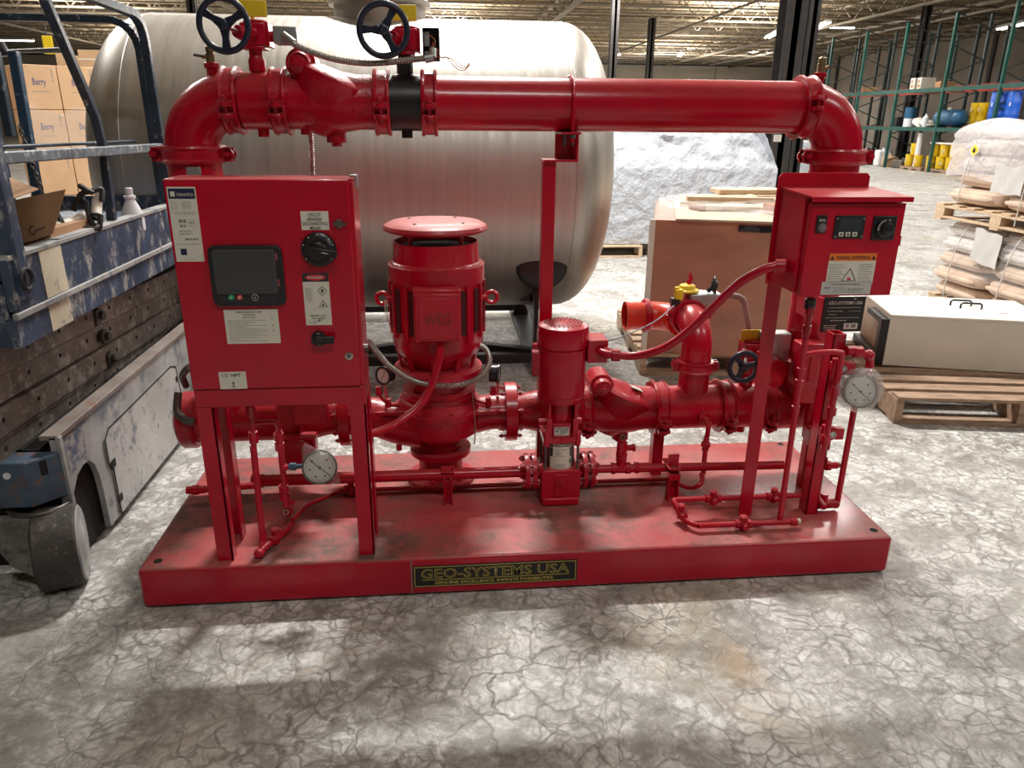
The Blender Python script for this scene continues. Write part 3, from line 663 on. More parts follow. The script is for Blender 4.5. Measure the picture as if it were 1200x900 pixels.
b.tube([at(444, 462, .5), at(455, 474, .5), at(470, 474, .52), at(487, 468, .5)], .006, 8); b.tube([at(572, 472, .5), at(560, 470, .5), at(553, 464, .49)], .006, 8)
P(b, 'gauge_fitting', REDCAST)
P(MB().tube([at(553, 458, .47), at(555, 475, .46), at(557, 500, .45), at(556, 520, .45)], .0022, 6), 'copper_line', mat('dull_tube', (.4, .2, .16), .4, metal=.5, var=.1))
# ---- left control cabinet on its four-legged stand
CX0, CX1, CY0, CY1, CZ0, CZ1 = .232, .717, .028, .180, .712, 1.2956
FR = P(MB().box(CX0, CX1-.022, CY0+.012, CY1, CZ0, CZ1-.003), 'control_cabinet', RED, bev=.004)
dr = P(MB().box(CX0, CX1-.010, CY0, CY0+.016, CZ0, CZ1), 'door', RED, FR, bev=.004)
P(MB().box(CX1-.022, CX1, CY0+.016, CY1, CZ0, CZ1-.006), 'side_panel', RED, FR, bev=.002)
P(MB().box(CX0-.001, CX1, CY0+.017, CY1-.002, CZ1-.004, CZ1), 'top_panel', RED, FR)
P(MB().box(CX0+.0, CX1, CY0+.006, CY1, .655, .710), 'stand_rail', RED, bev=.002)
for x0, x1 in ((CX0, CX0+.048), (CX1-.048, CX1)):
    for y0, y1 in ((CY0+.006, CY0+.012), (CY1+.012, CY1+.018)):
        b = MB(); b.box(x0, x1, y0, y1, H, .655)
        ex = x1-.006 if x0 < .4 else x1-.006
        b.box(ex, ex+.006, y0, y0+.040, H, .66) if y0 < .1 else b.box(ex, ex+.006, y0-.04, y1, H, .66)
        P(b, 'cabinet_leg', RED, bev=.001)
def fp(u, v): return at(u, v, CY0)
def quad(name, m, par, pts, Y, th=.0006, bev=0, n=Y1):
    """thin label: pixel-measured corners on the plane Y, squared to the panel"""
    q = [at(u, v, Y) for u, v in pts]; x0 = (q[0].x+q[3].x)/2; x1 = (q[1].x+q[2].x)/2; z1 = (q[0].z+q[1].z)/2; z0 = (q[2].z+q[3].z)/2
    o = P(MB().box(x0, x1, Y-th, Y, z0, z1), name, m, par, bev=bev); return o, x0, x1, z0, z1
YF = CY0
L1, x0, x1, z0, z1 = quad('rating_label', WHITEL, FR, [(194.5, 219), (228, 219), (240.5, 306), (207.5, 307)], YF); L1['label'] = 'tall white label with a dark blue header'
W_, H_ = x1-x0, z1-z0; Yl = YF-.0007
def sub(b, name, m): return b.build(name, m, FR)
sub(MB().box(x0+.003, x1-.003, Yl-.0003, Yl, z1-H_*.155, z1-.004), 'label_header', NAVYL)
sub(MB().box(x0+.008, x0+.019, Yl-.0006, Yl, z1-H_*.125, z1-H_*.06), 'label_emblem', WHITEL)
text('TORNATECH', 'label_lettering', WHITEL, FR, (x0+.023, Yl-.0004, z1-H_*.12), X1, Z1, .0075, W_-.03, bold=.01)
R_ = []
for k in range(5): R_.append((.006, .022, H_*(.80-.022*k), .0008)); R_.append((.034, .056, H_*(.80-.022*k), .0012))
R_ += [(.006, W_-.005, H_*.665, .0012), (.012, W_-.012, H_*.64, .0014), (.02, .04, H_*.53, .008), (.022, .036, H_*.47, .006), (.018, .05, H_*.41, .002), (.018, .05, H_*.375, .002), (.03, W_-.008, H_*.295, .0045), (.004, W_-.004, H_*.235, .0012), (.02, .05, H_*.03, .0012)]
R_ += [(.044, .062, H_*.56, .001), (.044, .062, H_*.49, .001), (.046, .06, H_*.52, .004)]
lines('label_print', INKG, FR, (x0, Yl, z0), X1, Z1, R_)
sub(MB().box(x0+.014, x0+.030, Yl-.0003, Yl, z0+H_*.09, z0+H_*.09+.017), 'label_mark', NAVYL)
# operator screen
BZ, x0, x1, z0, z1 = quad('screen_bezel', BLACKP, FR, [(243, 287), (331, 287), (336, 357), (252, 358)], YF, .012)
bpy.data.objects.remove(BZ); BZ = P(MB().prism(rrect(x1-x0, z1-z0, .020), (x0, YF, z0), X1, Z1, (0, -.012, 0)), 'screen_bezel', BLACKP, FR, bev=.002); BZ['label'] = 'black rounded operator screen panel'
sx0, sx1, sz0, sz1 = x0+.012, x1-.018, z0+.034, z1-.010
P(MB().prism(rrect(sx1-sx0, sz1-sz0, .008), (sx0, YF-.011, sz0), X1, Z1, (0, -.006, 0)), 'screen_frame', mat('frame_grey', (.055, .056, .058), .4, var=.05), FR, bev=.002)
P(MB().box(sx0+.010, sx1-.010, YF-.0176, YF-.0168, sz0+.010, sz1-.009), 'screen', SCREEN, FR)
for s, c in ((sx0-.004, sz0+.02), (sx0-.004, sz0+.06), (sx1+.001, sz0+.02), (sx1+.001, sz1-.03)): P(MB().box(s, s+.005, YF-.016, YF-.011, c, c+.02), 'screen_clip', mat('clip_red', (.3, .06, .09), .4, var=.05) if s > sx1 else BLACKP, FR)
P(MB().box(x0+.018, x1-.022, YF-.0135, YF-.0119, z0+.006, z0+.029), 'button_strip', mat('strip_grey', (.022, .023, .026), .45, var=.05), FR, bev=.001)
for u, m in ((271, GREENB), (281, REDB), (299, BLACKP)):
    p = at(u, 348.5, YF-.0135); o = P(MB().lathe([(.0078, 0), (.0078, .002), (.0066, .003)], p, -Y1, 20), 'push_button', m, FR)
    if m is not BLACKP: o['label'] = 'green round button' if m is GREENB else 'red round button'
    if m is REDB: P(MB().ring(p-Y1*.003, Y1, .003, .0009, 16, 6), 'button_mark', WHITEL, FR)
    else: P(MB().obox(p-Y1*.0032, .0016, .0006, .006).obox(p-Y1*.0032+V((0,0,-.001)), .005, .0006, .0014), 'button_mark', WHITEL, FR)
    if m is BLACKP: P(MB().ring(p-Y1*.002, Y1, .0085, .0006, 24, 6), 'button_ring', WHITEL, FR)
# long instruction label
L2, x0, x1, z0, z1 = quad('instruction_label', WHITEL, FR, [(261.5, 363), (325.5, 362.5), (329, 402), (267, 403)], YF, bev=.0); L2['label'] = 'white instruction label under the screen'
for t, zz, h, wd in (('LIMITED SERVICE PUMP', .0, .0042, .072), ('CONTROLLER', .008, .0042, .034), ('INSTRUCTIONS', .0155, .0036, .036)):
    text(t, 'label_lettering', INK, FR, ((x0+x1)/2-wd/2-.006, YF-.001, z1-.009-zz), X1, Z1, h, wd, bold=.01)
lines('label_print', INKG, FR, (x0, Yl, z0), X1, Z1, [(.008, .03+random.random()*.085 if k % 3 else .115, .008+.0049*k, .0011) for k in range(13)]+[(.128, .132, .05, .004), (.128, .132, .036, .003), (.126, .133, .072, .002)])
L3, x0, x1, z0, z1 = quad('disconnect_label', WHITEL, FR, [(352, 247.5), (384.5, 247.5), (386, 269.5), (353.5, 269.5)], YF)
for k, (t, wd) in enumerate((('CIRCUIT', .034), ('BREAKER', .038), ('DISCONNECTING', .066), ('MEANS', .028))):
    text(t, 'label_lettering', INK, FR, ((x0+x1)/2-wd/2, YF-.001, z1-.0135-k*.0118), X1, Z1, .0088, wd, bold=.006)
# rotary breaker
p = fp(374, 292); o = P(MB().lathe([(.047, 0), (.048, .004), (.046, .012), (.038, .016), (.034, .022)], p, -Y1, 36), 'breaker_dial', BLACKP, FR); o['label'] = 'large round black breaker switch'
P(MB().lathe([(.027, .016), (.026, .034), (.02, .038)], p, -Y1, 24).beam(p+V((-.028, -.036, .004)), p+V((.052, -.036, -.010)), .022, .016, (0, 1, 0)), 'breaker_handle', BLACK, FR, bev=.003)
b = MB()
for t in (20, 45, 90, 125, 160, 215, 325):
    t = math.radians(t); b.obox(p+V((.041*math.cos(t), -.0145, .041*math.sin(t))), .0042, .001, .0032)
P(b, 'dial_mark', WHITEL, FR)
P(MB().beam(p+V((.012,-.045,-.002)), p+V((.03,-.045,-.006)), .0015, .003, (0,1,0)), 'dial_mark', WHITEL, FR)
for (u, v) in ((397, 262),):
    p = fp(u, v); P(MB().lathe([(.012, 0), (.012, .006), (.007, .008)], p, -Y1, 18).beam(p+V((-.014, -.009, 0)), p+V((.022, -.009, 0)), .006, .004, (0,1,0)), 'door_latch', DARKST, FR)
p = fp(409, 417); P(MB().lathe([(.0115, 0), (.0115, .003), (.009, .004)], p, -Y1, 20), 'lock', STEEL, FR); P(MB().lathe([(.006, .0035), (.006, .005)], p, -Y1, 16).obox(p-Y1*.006, .0012, .001, .006), 'lock_core', DARKST, FR)
# danger label
L4, x0, x1, z0, z1 = quad('danger_label', WHITEL, FR, [(353.5, 320), (384, 320), (390, 381), (359, 381)], YF); L4['label'] = 'black, red and white danger label'
W_, H_ = x1-x0, z1-z0
P(MB().box(x0, x1, YF-.001, YF-.0006, z1-.024, z1), 'danger_header', INK, FR)
P(MB().lathe([(1, 0), (1, .0005)], ((x0+x1)/2, YF-.001, z1-.012), -Y1, 28), 'danger_oval', REDL, FR)
o = COL.objects[-1]; 
for v_ in o.data.vertices: v_.co.x = (x0+x1)/2+(v_.co.x-(x0+x1)/2)*.028; v_.co.z = (z1-.012)+(v_.co.z-(z1-.012))*.0085
text('DANGER', 'label_lettering', WHITEL, FR, ((x0+x1)/2-.021, YF-.0017, z1-.0155), X1, Z1, .0075, .042, bold=.01)
def tri(c, s, m, th=.0018, rot=0):
    b = MB(); P3 = [V((c[0]+s*math.cos(math.radians(90+120*k+rot)), c[1], c[2]+s*math.sin(math.radians(90+120*k+rot)))) for k in range(3)]
    for k in range(3): b.beam(P3[k], P3[(k+1)%3], th, .0006, (0,0,1) if abs((P3[k]-P3[(k+1)%3]).z) < .001 else (0,1,0))
    return P(b, 'hazard_triangle', m, FR)
cx, cz = x1-.020, z0+H_*.66
b = MB(); q = [V((cx+.0125*math.cos(math.pi/2*k), YF-.001, cz+.0125*math.sin(math.pi/2*k))) for k in range(4)]
for k in range(4): b.beam(q[k], q[(k+1)%4], .0014, .0006, (0,1,0))
b.obox((cx, YF-.001, cz), .006, .0006, .009); P(b, 'hazard_diamond', INK, FR)
tri((cx, YF-.001, z0+H_*.40), .013, INK, .0014); P(MB().obox((cx, YF-.001, z0+H_*.395), .004, .0006, .006), 'hazard_mark', INK, FR)
lines('label_print', INKG, FR, (x0, Yl, z0), X1, Z1, [(.005, .026-.004*(k%2), H_*(.47+.033*k), .0013) for k in range(8)]+[(.02, .038, .010, .0015), (.034, .042, .012, .005), (.008, .03, .006, .001)])
for t, zz, wd in (('EMERGENCY START', .026, .044), ('PULL LEVER', .018, .036)): text(t, 'label_lettering', INK, FR, ((x0+x1)/2-wd/2, YF-.001, z0+zz), X1, Z1, .0042, wd, bold=.01)
p = fp(374, 396); o = P(MB().lathe([(.021, 0), (.021, .012), (.017, .014)], p, -Y1, 24), 'selector_switch', BLACKP, FR)
P(MB().beam(p+V((-.006, -.02, 0)), p+V((.044, -.02, 0)), .022, .016, (0,1,0)).lathe([(.013, .012), (.013, .03)], p, -Y1, 20), 'selector_lever', BLACK, FR, bev=.004)
P(MB().obox(p+V((0, -.0145, .0165)), .007, .001, .002).obox(p+V((0, -.0145, -.0165)), .007, .001, .002), 'dial_mark', WHITEL, FR)
L5, x0, x1, z0, z1 = quad('port_label', WHITEL, FR, [(256, 436), (288, 435.5), (290, 455.5), (258.5, 456)], YF)
text('1/2" NPT', 'label_lettering', INK, FR, (x0+.008, YF-.001, z1-.015), X1, Z1, .010, (x1-x0)-.022, bold=.008)
P(MB().prism([(-.004, 0), (4e-3, 0), (0, .007)], ((x0+x1)/2, YF-.001, z0+.016), X1, Z1, (0, -.0004, 0)).obox(((x0+x1)/2, YF-.001, z0+.012), .0022, .0006, .010).beam(((x0+x1)/2, YF-.001, z0+.012), ((x0+x1)/2+.005, YF-.001, z0+.003), .0012, .0005, (0,1,0)).beam(((x0+x1)/2, YF-.001, z0+.012), ((x0+x1)/2-.005, YF-.001, z0+.003), .0012, .0005, (0,1,0)), 'arrow_mark', INK, FR)
P(MB().box(XL+.0, XL+.045, PY-PR-.012, PY-PR-.008, 1.215, 1.30).lathe([(.006, 0), (.006, .008)], (XL+.022, PY-PR-.012, 1.262), -Y1, 10), 'steel_tab', GALV, bev=.002)
P(MB().box(.700, .722, .12, .15, CZ1-.03, CZ1+.006), 'mounting_lug', GALV, FR, bev=.002)
P(MB().cyl((CX1-.002, .12, .80), (CX1+.008, .12, .80), .014, n=16), 'conduit_hub', DARKST, FR)
# ---- pressure maintenance (jockey) pump
JX, JY = 1.357, .372
jm_ = P(MB().lathe([(.060, .525), (.078, .53), (.082, .54), (.083, .72), (.081, .728)], (JX, JY, 0), Z1, 40), 'jockey_motor', RED)
P(MB().lathe([(.083, .722), (.0885, .728), (.0885, .775), (.084, .795), (.066, .803), (.0, .804)], (JX, JY, 0), Z1, 40), 'fan_cover', RED, jm_)
b = MB()
for R in (.025, .038, .051, .063):
    n = int(R*420)
    for k in range(n): t = 2*math.pi*k/n; b.obox((JX+R*math.cos(t), JY+R*math.sin(t), .8035), .008, .0042, .002, V((math.cos(t), math.sin(t), 0)), V((-math.sin(t), math.cos(t), 0)))
tag(P(b, 'vent_slots', mat('vent_shadow', (.1, .004, .008), .6), jm_), kind='stuff')
b = MB(); b.lathe([(.0845, .545), (.0845, .552)], (JX, JY, 0), Z1, 40); b.lathe([(.0845, .71), (.0845, .716)], (JX, JY, 0), Z1, 40); P(b, 'body_band', RED, jm_)
jb = P(MB().box(JX+.078, JX+.147, JY-.052, JY+.045, .672, .752), 'junction_box', RED, jm_, bev=.003)
P(MB().box(JX-.105, JX-.078, JY-.02, JY+.03, .62, .70).cyl((JX-.105, JY, .72), (JX-.075, JY, .72), .012, n=10), 'side_port', REDCAST, jm_, bev=.003)
b = MB(); b.lathe([(.062, .385), (.064, .392), (.064, .405), (.05, .41), (.044, .42), (.044, .528)], (JX, JY, 0), Z1, 24)
b.box(JX-.066, JX+.066, JY-.062, JY+.062, .380, .402)
for s in (-1, 1):
    b.box(JX+s*.046-.005, JX+s*.046+.005, JY-.055, JY+.05, .40, .53); b.box(JX+s*.036, JX+s*.056, JY-.06, JY-.05, .40, .47)
    b.cyl((JX+s*.055, JY-.055, .37), (JX+s*.055, JY-.055, .425), .011, n=12); b.cyl((JX+s*.078, JY, .44), (JX+s*.05, JY, .44), .012, n=12)
P(b, 'motor_bracket', RED, bev=.002)
np_ = P(MB().box(JX-.030, JX+.022, JY-.0665, JY-.0655, .414, .445), 'rating_plate', GALV); np_.data.materials[0] = STEEL
lines('plate_print', INK, np_, (JX-.030, JY-.067, .414), X1, Z1, [(.004, .048, .023, .004), (.004, .016, .013, .006), (.02, .048, .016, .003), (.02, .044, .009, .003), (.004, .03, .003, .002)], ext=.0004)
P(MB().box(JX-.036, JX+.028, JY-.0655, JY-.05, .405, .455), 'plate_backing', REDCAST, bev=.002)
P(MB().cyl((JX, JY, .27), (JX, JY, .382), .0545, n=40), 'pump_sleeve', DARKST)
sl = P(MB().add(*(lambda n: ([(JX+.0552*math.cos(t), JY+.0552*math.sin(t), z) for z in (.277, .374) for t in [-2.35+1.55*i/n for i in range(n+1)]], [(i, i+1, n+2+i, n+1+i) for i in range(n)]))(14)), 'sleeve_label', WHITEL); sl['label'] = 'white and black label around the steel sleeve'
b = MB()
def arc(z0_, z1_, t0, t1, r=.0556, n=10):
    o = len(b.v); b.add([(JX+r*math.cos(t0+(t1-t0)*i/n), JY+r*math.sin(t0+(t1-t0)*i/n), z) for z in (z0_, z1_) for i in range(n+1)], [(i, i+1, n+2+i, n+1+i) for i in range(n)])
arc(.362, .372, -2.3, -2.12); arc(.365, .369, -2.05, -1.1)
arc(.325, .358, -2.33, -2.15); arc(.325, .358, -.98, -.84)
for k in range(5): arc(.328+.006*k, .3295+.006*k, -1.95, -1.9+.6*random.random()+.1)
arc(.298, .314, -1.0, -.88)
for k in range(3): arc(.284+.006*k, .2853+.006*k, -1.95, -1.3)
P(b, 'label_print', INK, sl)
b = MB()
for s in (-1, 1):
    for q in (-1, 1): b.cyl((JX+s*.058, JY+q*.055, .265), (JX+s*.058, JY+q*.055, .385), .005, n=8)
P(b, 'tie_rod', DARKST)
b = MB(); b.prism([(-.070, .165), (.070, .165), (.070, .265), (.062, .278), (-.062, .278), (-.070, .265)], (JX, JY-.066, 0), X1, Z1, (0, .132, 0)); b.box(JX-.064, JX+.064, JY-.076, JY+.066, H+.004, .17); b.box(JX-.07, JX+.07, JY-.068, JY+.06, H-.0005+.006, H+.012)
jbas = P(b, 'pump_base', RED, bev=.004)
P(MB().lathe([(.018, 0), (.018, .004), (.011, .005), (.011, .012)], (JX, JY-.066, .232), -Y1, 18), 'base_plug', REDCAST, jbas)
P(MB().box(JX-.024, JX+.024, JY-.0695, JY-.0655, .175, .262), 'base_boss', RED, jbas, bev=.002)
ZJ = .247
for x in (JX-.118, JX-.092, JX+.092, JX+.118): P(MB().lathe([(.066, -.008), (.067, 0), (.066, .008)], (x, JY, ZJ), X1, 32), 'port_flange', REDCAST)
b = MB()
for s in (-1, 1):
    for k in range(4):
        t = math.pi/4+k*math.pi/2; y, z = JY+.05*math.cos(t), ZJ+.05*math.sin(t)
        b.cyl((JX+s*.072, y, z), (JX+s*.142, y, z), .006, n=8); b.lathe([(.0105, 0), (.0105, .009)], (JX+s*.127, y, z), X1*s, 6); b.lathe([(.0105, 0), (.0105, .009)], (JX+s*.083, y, z), -X1*s, 6)
    b.cyl((JX+s*.126, JY, ZJ), (JX+s*.142, JY, ZJ), .032, .024, n=18); b.cyl((JX+s*.06, JY, ZJ), (JX+s*.085, JY, ZJ), .03, n=16)
P(b, 'flange_bolts', REDCAST)
P(MB().cyl((.30, JY, .245), (JX-.13, JY, ZJ), .0205, n=18).cyl((.27, JY, .245), (.31, JY, .245), .026, n=8), 'jockey_suction_pipe', RED)
P(MB().cyl((.06, .33, .24), (.12, .33, .24), .014, n=8).lathe([(.018, 0), (.018, .02)], (.10, .33, .24), -X1, 8), 'drain_plug', RED)
P(MB().cyl((.11, .33, .24), (.3, .345, .242), .012, n=8), 'drain_line', RED)
b = MB().cyl((JX+.13, JY, ZJ), (2.20, JY-.02, ZJ), .0155, n=16)
b.lathe([(.022, 0), (.022, .012), (.019, .014), (.019, .05), (.022, .052), (.022, .07)], (1.553, JY, ZJ), X1, 14)
b.lathe([(.0225, 0), (.0225, .012), (.019, .014), (.019, .06)], (1.64, JY, ZJ), X1, 8)
P(b, 'jockey_discharge_pipe', RED)
b = MB(); b.cyl((1.588, JY, ZJ), (1.588, JY, .29), .018, n=12); b.lathe([(.018, 0), (.021, .004), (.019, .01), (.021, .016), (.018, .022), (.022, .026), (.022, .03)], (1.588, JY, .275), Z1, 12)
b.cyl((1.588, JY, .30), (1.588, JY, .352), .0195, n=8); b.cyl((1.588, JY, .35), (1.588, JY, .362), .012, n=10); b.cyl((1.6, JY, .328), (1.632, JY, .328), .011, n=10); b.cyl((1.626, JY, .328), (1.636, JY, .328), .014, n=10)
rv = P(b, 'relief_valve', RED); P(MB().ring((1.588, JY, .372), Y1, .008, .0025, 14, 6), 'valve_lead_seal', DARKST, rv)
# lower thin copper-like drain line
P(MB().tube([(.55, .455, .152), (1.0, .455, .152), (1.5, .455, .152), (1.80, .455, .152)], .0085, 10, sm=False), 'thin_drain_pipe')
P(MB().tube([at(822, 555, .36), at(823, 562, .34), at(818, 569, .32), at(806, 571, .36), (1.80, .455, .152)], .0095, 10), 'thin_drain_pipe')
P(MB().tube([at(826, 492, .47), at(830, 500, .43), at(827, 522, .41), at(824, 556, .36)], .0095, 10), 'sensing_branch')
P(MB().lathe([(.010, -.025), (.014, -.02), (.012, -.012), (.018, -.006), (.018, .008), (.012, .012), (.011, .03)], at(827, 521, .41), Z1, 8).lathe([(.02, 0), (.022, .014), (.012, .02)], at(822, 488, .48), (.3, -.9, -.2), 12).cyl(at(831, 497, .44), at(822, 486, .48), .012, n=10), 'union_fitting', REDCAST)
# pipe props
P(MB().box(1.748, 1.790, .515, .56, H, ZB-PR+.006), 'pipe_support', RED, bev=.002)
b = MB(); b.box(1.752, 1.792, .332, .338, H, .315); b.box(1.752, 1.757, .305, .338, H, .25); b.box(1.787, 1.792, .305, .338, H, .25); b.box(1.75, 1.794, .305, .40, .263, .269); b.box(1.752, 1.792, .30, .305, .225, .25)
P(b, 'pipe_bracket', RED, bev=.001)
P(MB().lathe([(.009, 0), (.009, .006)], (1.772, .325, .268), Z1, 6), 'nut', STEEL)
b = MB(); b.box(.938, .944, .334, .36, H, .243); b.box(.964, .970, .334, .36, H, .243); b.box(.938, .970, .352, .358, H, .23); b.box(.930, .978, .345, .398, .262, .268); b.cyl((.936, .352, .262), (.936, .352, .285), .004, n=6); b.cyl((.972, .352, .262), (.972, .352, .285), .004, n=6)
P(b, 'pipe_bracket', RED, bev=.001)
# floor-level sensing lines on the right
def cock(c, a, name='line_valve'):
    c = V(c); a = V(a); b = MB().lathe([(.012, -.028), (.016, -.026), (.016, -.016), (.012, -.012), (.014, -.005), (.018, 0), (.014, .005), (.012, .012), (.016, .016), (.016, .026), (.012, .028)], c, a, 8)
    b.cyl(c-Z1*.022, c+Z1*.026, .012, n=10); b.lathe([(.013, 0), (.015, .006), (.009, .01)], c+Z1*.022, Z1, 6); b.cyl(c, c-Y1*.03, .010, n=8)
    return P(b, name, REDCAST)
A = V((1.735, .195, .205)); B = V((1.735, .125, .168))
P(MB().cyl(A, (2.20, .195, .205), .0095, n=12), 'sensing_pipe'); cock((1.878, .195, .205), X1); cock((2.10, .195, .205), X1)
P(MB().tube([A, A+V((.004, -.02, -.008)), V((1.755, .13, .168)), V((1.79, .092, .163)), V((1.83, .09, .162)), V((2.135, .09, .162))], .0098, 12), 'sensing_pipe')
cock((1.752, .155, .178), (.2, -.9, -.3)); cock((1.95, .09, .162), X1)
P(MB().lathe([(.0135, 0), (.0135, .022)], (2.118, .09, .162), X1, 8), 'pipe_cap', RED); P(MB().lathe([(.0105, 0), (.0105, .012)], (2.14, .09, .162), X1, 10), 'bare_plug', mat('thread_plug', (.6, .55, .45), .5, var=.1))
b = MB().cyl((2.082, .095, .165), (2.085, .11, .905), .0098, n=12)
for z in (.90, .84, .70, .66, .57): b.lathe([(.010, -.014), (.014, -.012), (.014, .012), (.010, .014)], (2.085, .108, z), Z1, 8)
P(b, 'sensing_riser', RED)
P(MB().lathe([(.017, 0), (.017, .03), (.013, .034)], (2.085, .112, .905), Z1, 12), 'riser_plug', BLACKP)
P(MB().tube([(2.092, .108, .755), (2.15, .108, .762), (2.205, .108, .76), (2.215, .11, .74), (2.212, .11, .60), (2.206, .11, .42)], .0098, 12).lathe([(.015, -.014), (.015, .014)], (2.214, .11, .63), Z1, 8).lathe([(.015, -.014), (.015, .014)], (2.207, .11, .46), Z1, 8).lathe([(.015, -.014), (.015, .014)], (2.212, .11, .56), Z1, 8), 'sensing_loop')
# right-hand post, shelf post and brackets
b = MB(); b.box(2.2134, 2.2563, .17, .175, H, .803); b.box(2.2134, 2.218, .17, .225, H, .803); b.box(2.2515, 2.2563, .17, .225, H, .803); b.box(2.2134, 2.2563, .22, .225, H, .803)
P(b, 'support_post', RED, bev=.001)
P(MB().box(1.972, 2.0177, .178, .184, H, 1.23), 'support_leg', RED, bev=.001)
b = MB()
for z in (.70, .468):
    b.lathe([(.022, -.012), (.026, -.008), (.026, .008), (.022, .012)], (2.236, .14, z), Y1, 16); b.obox((2.236, .15, z), .06, .02, .032); b.cyl((2.207, .13, z-.035), (2.21, .13, z+.035), .012, n=8)
    b.obox((2.27, .15, z-.005), .03, .03, .04)
    P(b, 'isolating_valve', REDCAST, bev=.003); b = MB()
for z in (.70, .468): P(MB().ring((2.236, .122, z), Y1, .0095, .0028, 18, 8).cyl((2.236, .121, z), (2.236, .126, z), .006, n=10), 'valve_nut', STEEL)
b = MB().tube([(2.26, .15, .752), (2.30, .15, .745), (2.335, .15, .725), (2.34, .15, .685), (2.34, .15, .655)], .013, 12); b.lathe([(.02, -.014), (.02, .014)], (2.29, .15, .748), X1, 8); b.lathe([(.018, -.014), (.018, .014)], (2.265, .15, .752), X1, 8); b.ell((2.33, .15, .735), .02, .02, .02, 12, 8)
P(b, 'gauge_elbow', REDCAST)
P(MB().cyl((2.343, .20, .165), (2.345, .20, .60), .0105, n=12), 'drain_riser', RED)
b = MB(); b.lathe([(.012, -.04), (.018, -.03), (.018, .03), (.012, .04)], (2.30, .20, .165), X1, 10); b.cyl((2.29, .20, .15), (2.29, .20, .205), .014, n=8); b.cyl((2.27, .20, .185), (2.27, .155, .175), .011, n=10); b.ell((2.335, .2, .163), .018, .018, .018, 12, 8); P(b, 'line_valve', REDCAST)
b = MB(); b.box(2.285, 2.325, .36, .40, H, ZB-.02); b.cyl((2.32, .33, .25), (2.40, .33, .25), .014, n=10); b.lathe([(.02, 0), (.02, .02)], (2.35, .33, .25), X1, 8); b.box(2.27, 2.33, .28, .36, .335, .40); b.cyl((2.35, .33, .27), (2.35, .33, .285), .008, n=8)
P(b, 'outlet_prop', RED, bev=.003)
P(MB().lathe([(.010, 0), (.010, .012)], (2.395, .33, .25), X1, 10), 'bare_plug', DARKST)
# black nameplate on the riser
k = P(MB().box(2.232, 2.378, .296, .300, .775, .897), 'specification_plate', BLACK, bev=.001); k['label'] = 'black specification plate with white print'
P(MB().box(2.228, 2.24, .298, .48, .80, .89), 'plate_bracket', RED)
text('GEO-SYSTEMS USA', 'plate_lettering', WHITEL, k, (2.247, .2955, .871), X1, Z1, .011, .120, bold=.01)
lines('plate_print', WHITEL, k, (2.232, .2958, .775), X1, Z1, [(.02, .13, .084, .0016), (.015, .07, .072, .0016), (.09, .135, .072, .001), (.02, .05, .06, .0016), (.012, .13, .049, .0016), (.03, .09, .039, .0024), (.01, .055, .022, .002), (.01, .05, .016, .002), (.01, .052, .010, .002), (.012, .048, .004, .001)])
P(MB().box(2.313, 2.362, .2945, .2958, .785, .805), 'plate_sticker', WHITEL, k)
P(MB().obox((2.326, .294, .796), .009, .001, .011).obox((2.347, .294, .796), .016, .001, .012), 'plate_print', mat('sticker_print', (.25, .2, .22), .6, var=.05), k)
P(MB().obox((2.338, .2955, .890), .008, .002, .004), 'plate_rivet', STEEL, k)
# ---- right-hand control cabinet
BX0, BX1, BY0, BY1, BZ0, BZ1 = 1.967, 2.247, -.033, .165, .982, 1.262
bp_ = P(MB().prism([(0, .0), (.285, .0), (.285, .388), (.275, .398), (.012, .398), (0, .386)], (1.958, BY1, .91), X1, Z1, (0, .006, 0)), 'cabinet_backplate', RED)
for v_ in bp_.data.vertices:
    if v_.co.z < .95: v_.co.z = .955 if v_.co.x > 2.1 else .975
cb = P(MB().prism([(BY0+.03, BZ0), (BY1, BZ0-.0), (BY1, BZ1-.002), (BY0+.03, BZ1-.004)], (BX0, 0, 0), Y1, Z1, (BX1-BX0-.004, 0, 0)), 'jockey_control_cabinet', RED, bev=.002)
P(MB().box(BX0+.006, BX1, BY0, BY0+.028, BZ0-.004, BZ1-.022), 'door', RED, cb, bev=.002)
b = MB().prism([(BY0-.014, -.018), (BY0-.014, -.004), (BY1, .006), (BY1, -.002), (BY0-.010, -.008), (BY0-.010, -.018)], (BX0-.002, 0, BZ1), Y1, Z1, (BX1-BX0+.012, 0, 0)); P(b, 'rain_lip', RED, cb)
YF = BY0
def bq(px): return [at(u, v, YF) for u, v in px]
P(MB().box(at(957,256,YF).x, at(969,256,YF).x, YF-.004, YF, at(960,273,YF).z, at(960,252,YF).z), 'reset_button', BLACKP, cb, bev=.001)
p = at(963.5, 267, YF-.004); P(MB().ring(p, Y1, .0105, .0022, 22, 8).lathe([(.009, 0), (.009, .005)], p, -Y1, 18), 'button_ring', mat('ring_grey', (.2, .18, .18), .35, var=.1), cb)
lines('button_print', WHITEL, cb, (at(958,256,YF).x, YF-.0045, at(960,259,YF).z), X1, Z1, [(.004, .022, .0, .002), (.004, .02, .004, .0015)])
x0, x1, z0, z1 = at(978,260,YF).x, at(1013.5,260,YF).x, at(995,279.5,YF).z, at(995,252.5,YF).z
P(MB().box(x0, x1, YF-.004, YF, z0, z1), 'display', BLACKP, cb, bev=.001)['label'] = 'dark square display with three buttons'
P(MB().box(x0+.014, x1-.012, YF-.0046, YF-.0038, z0+.022, z1-.007), 'display_window', mat('blue_grey_screen', (.035, .045, .06), .15, var=.05), cb)
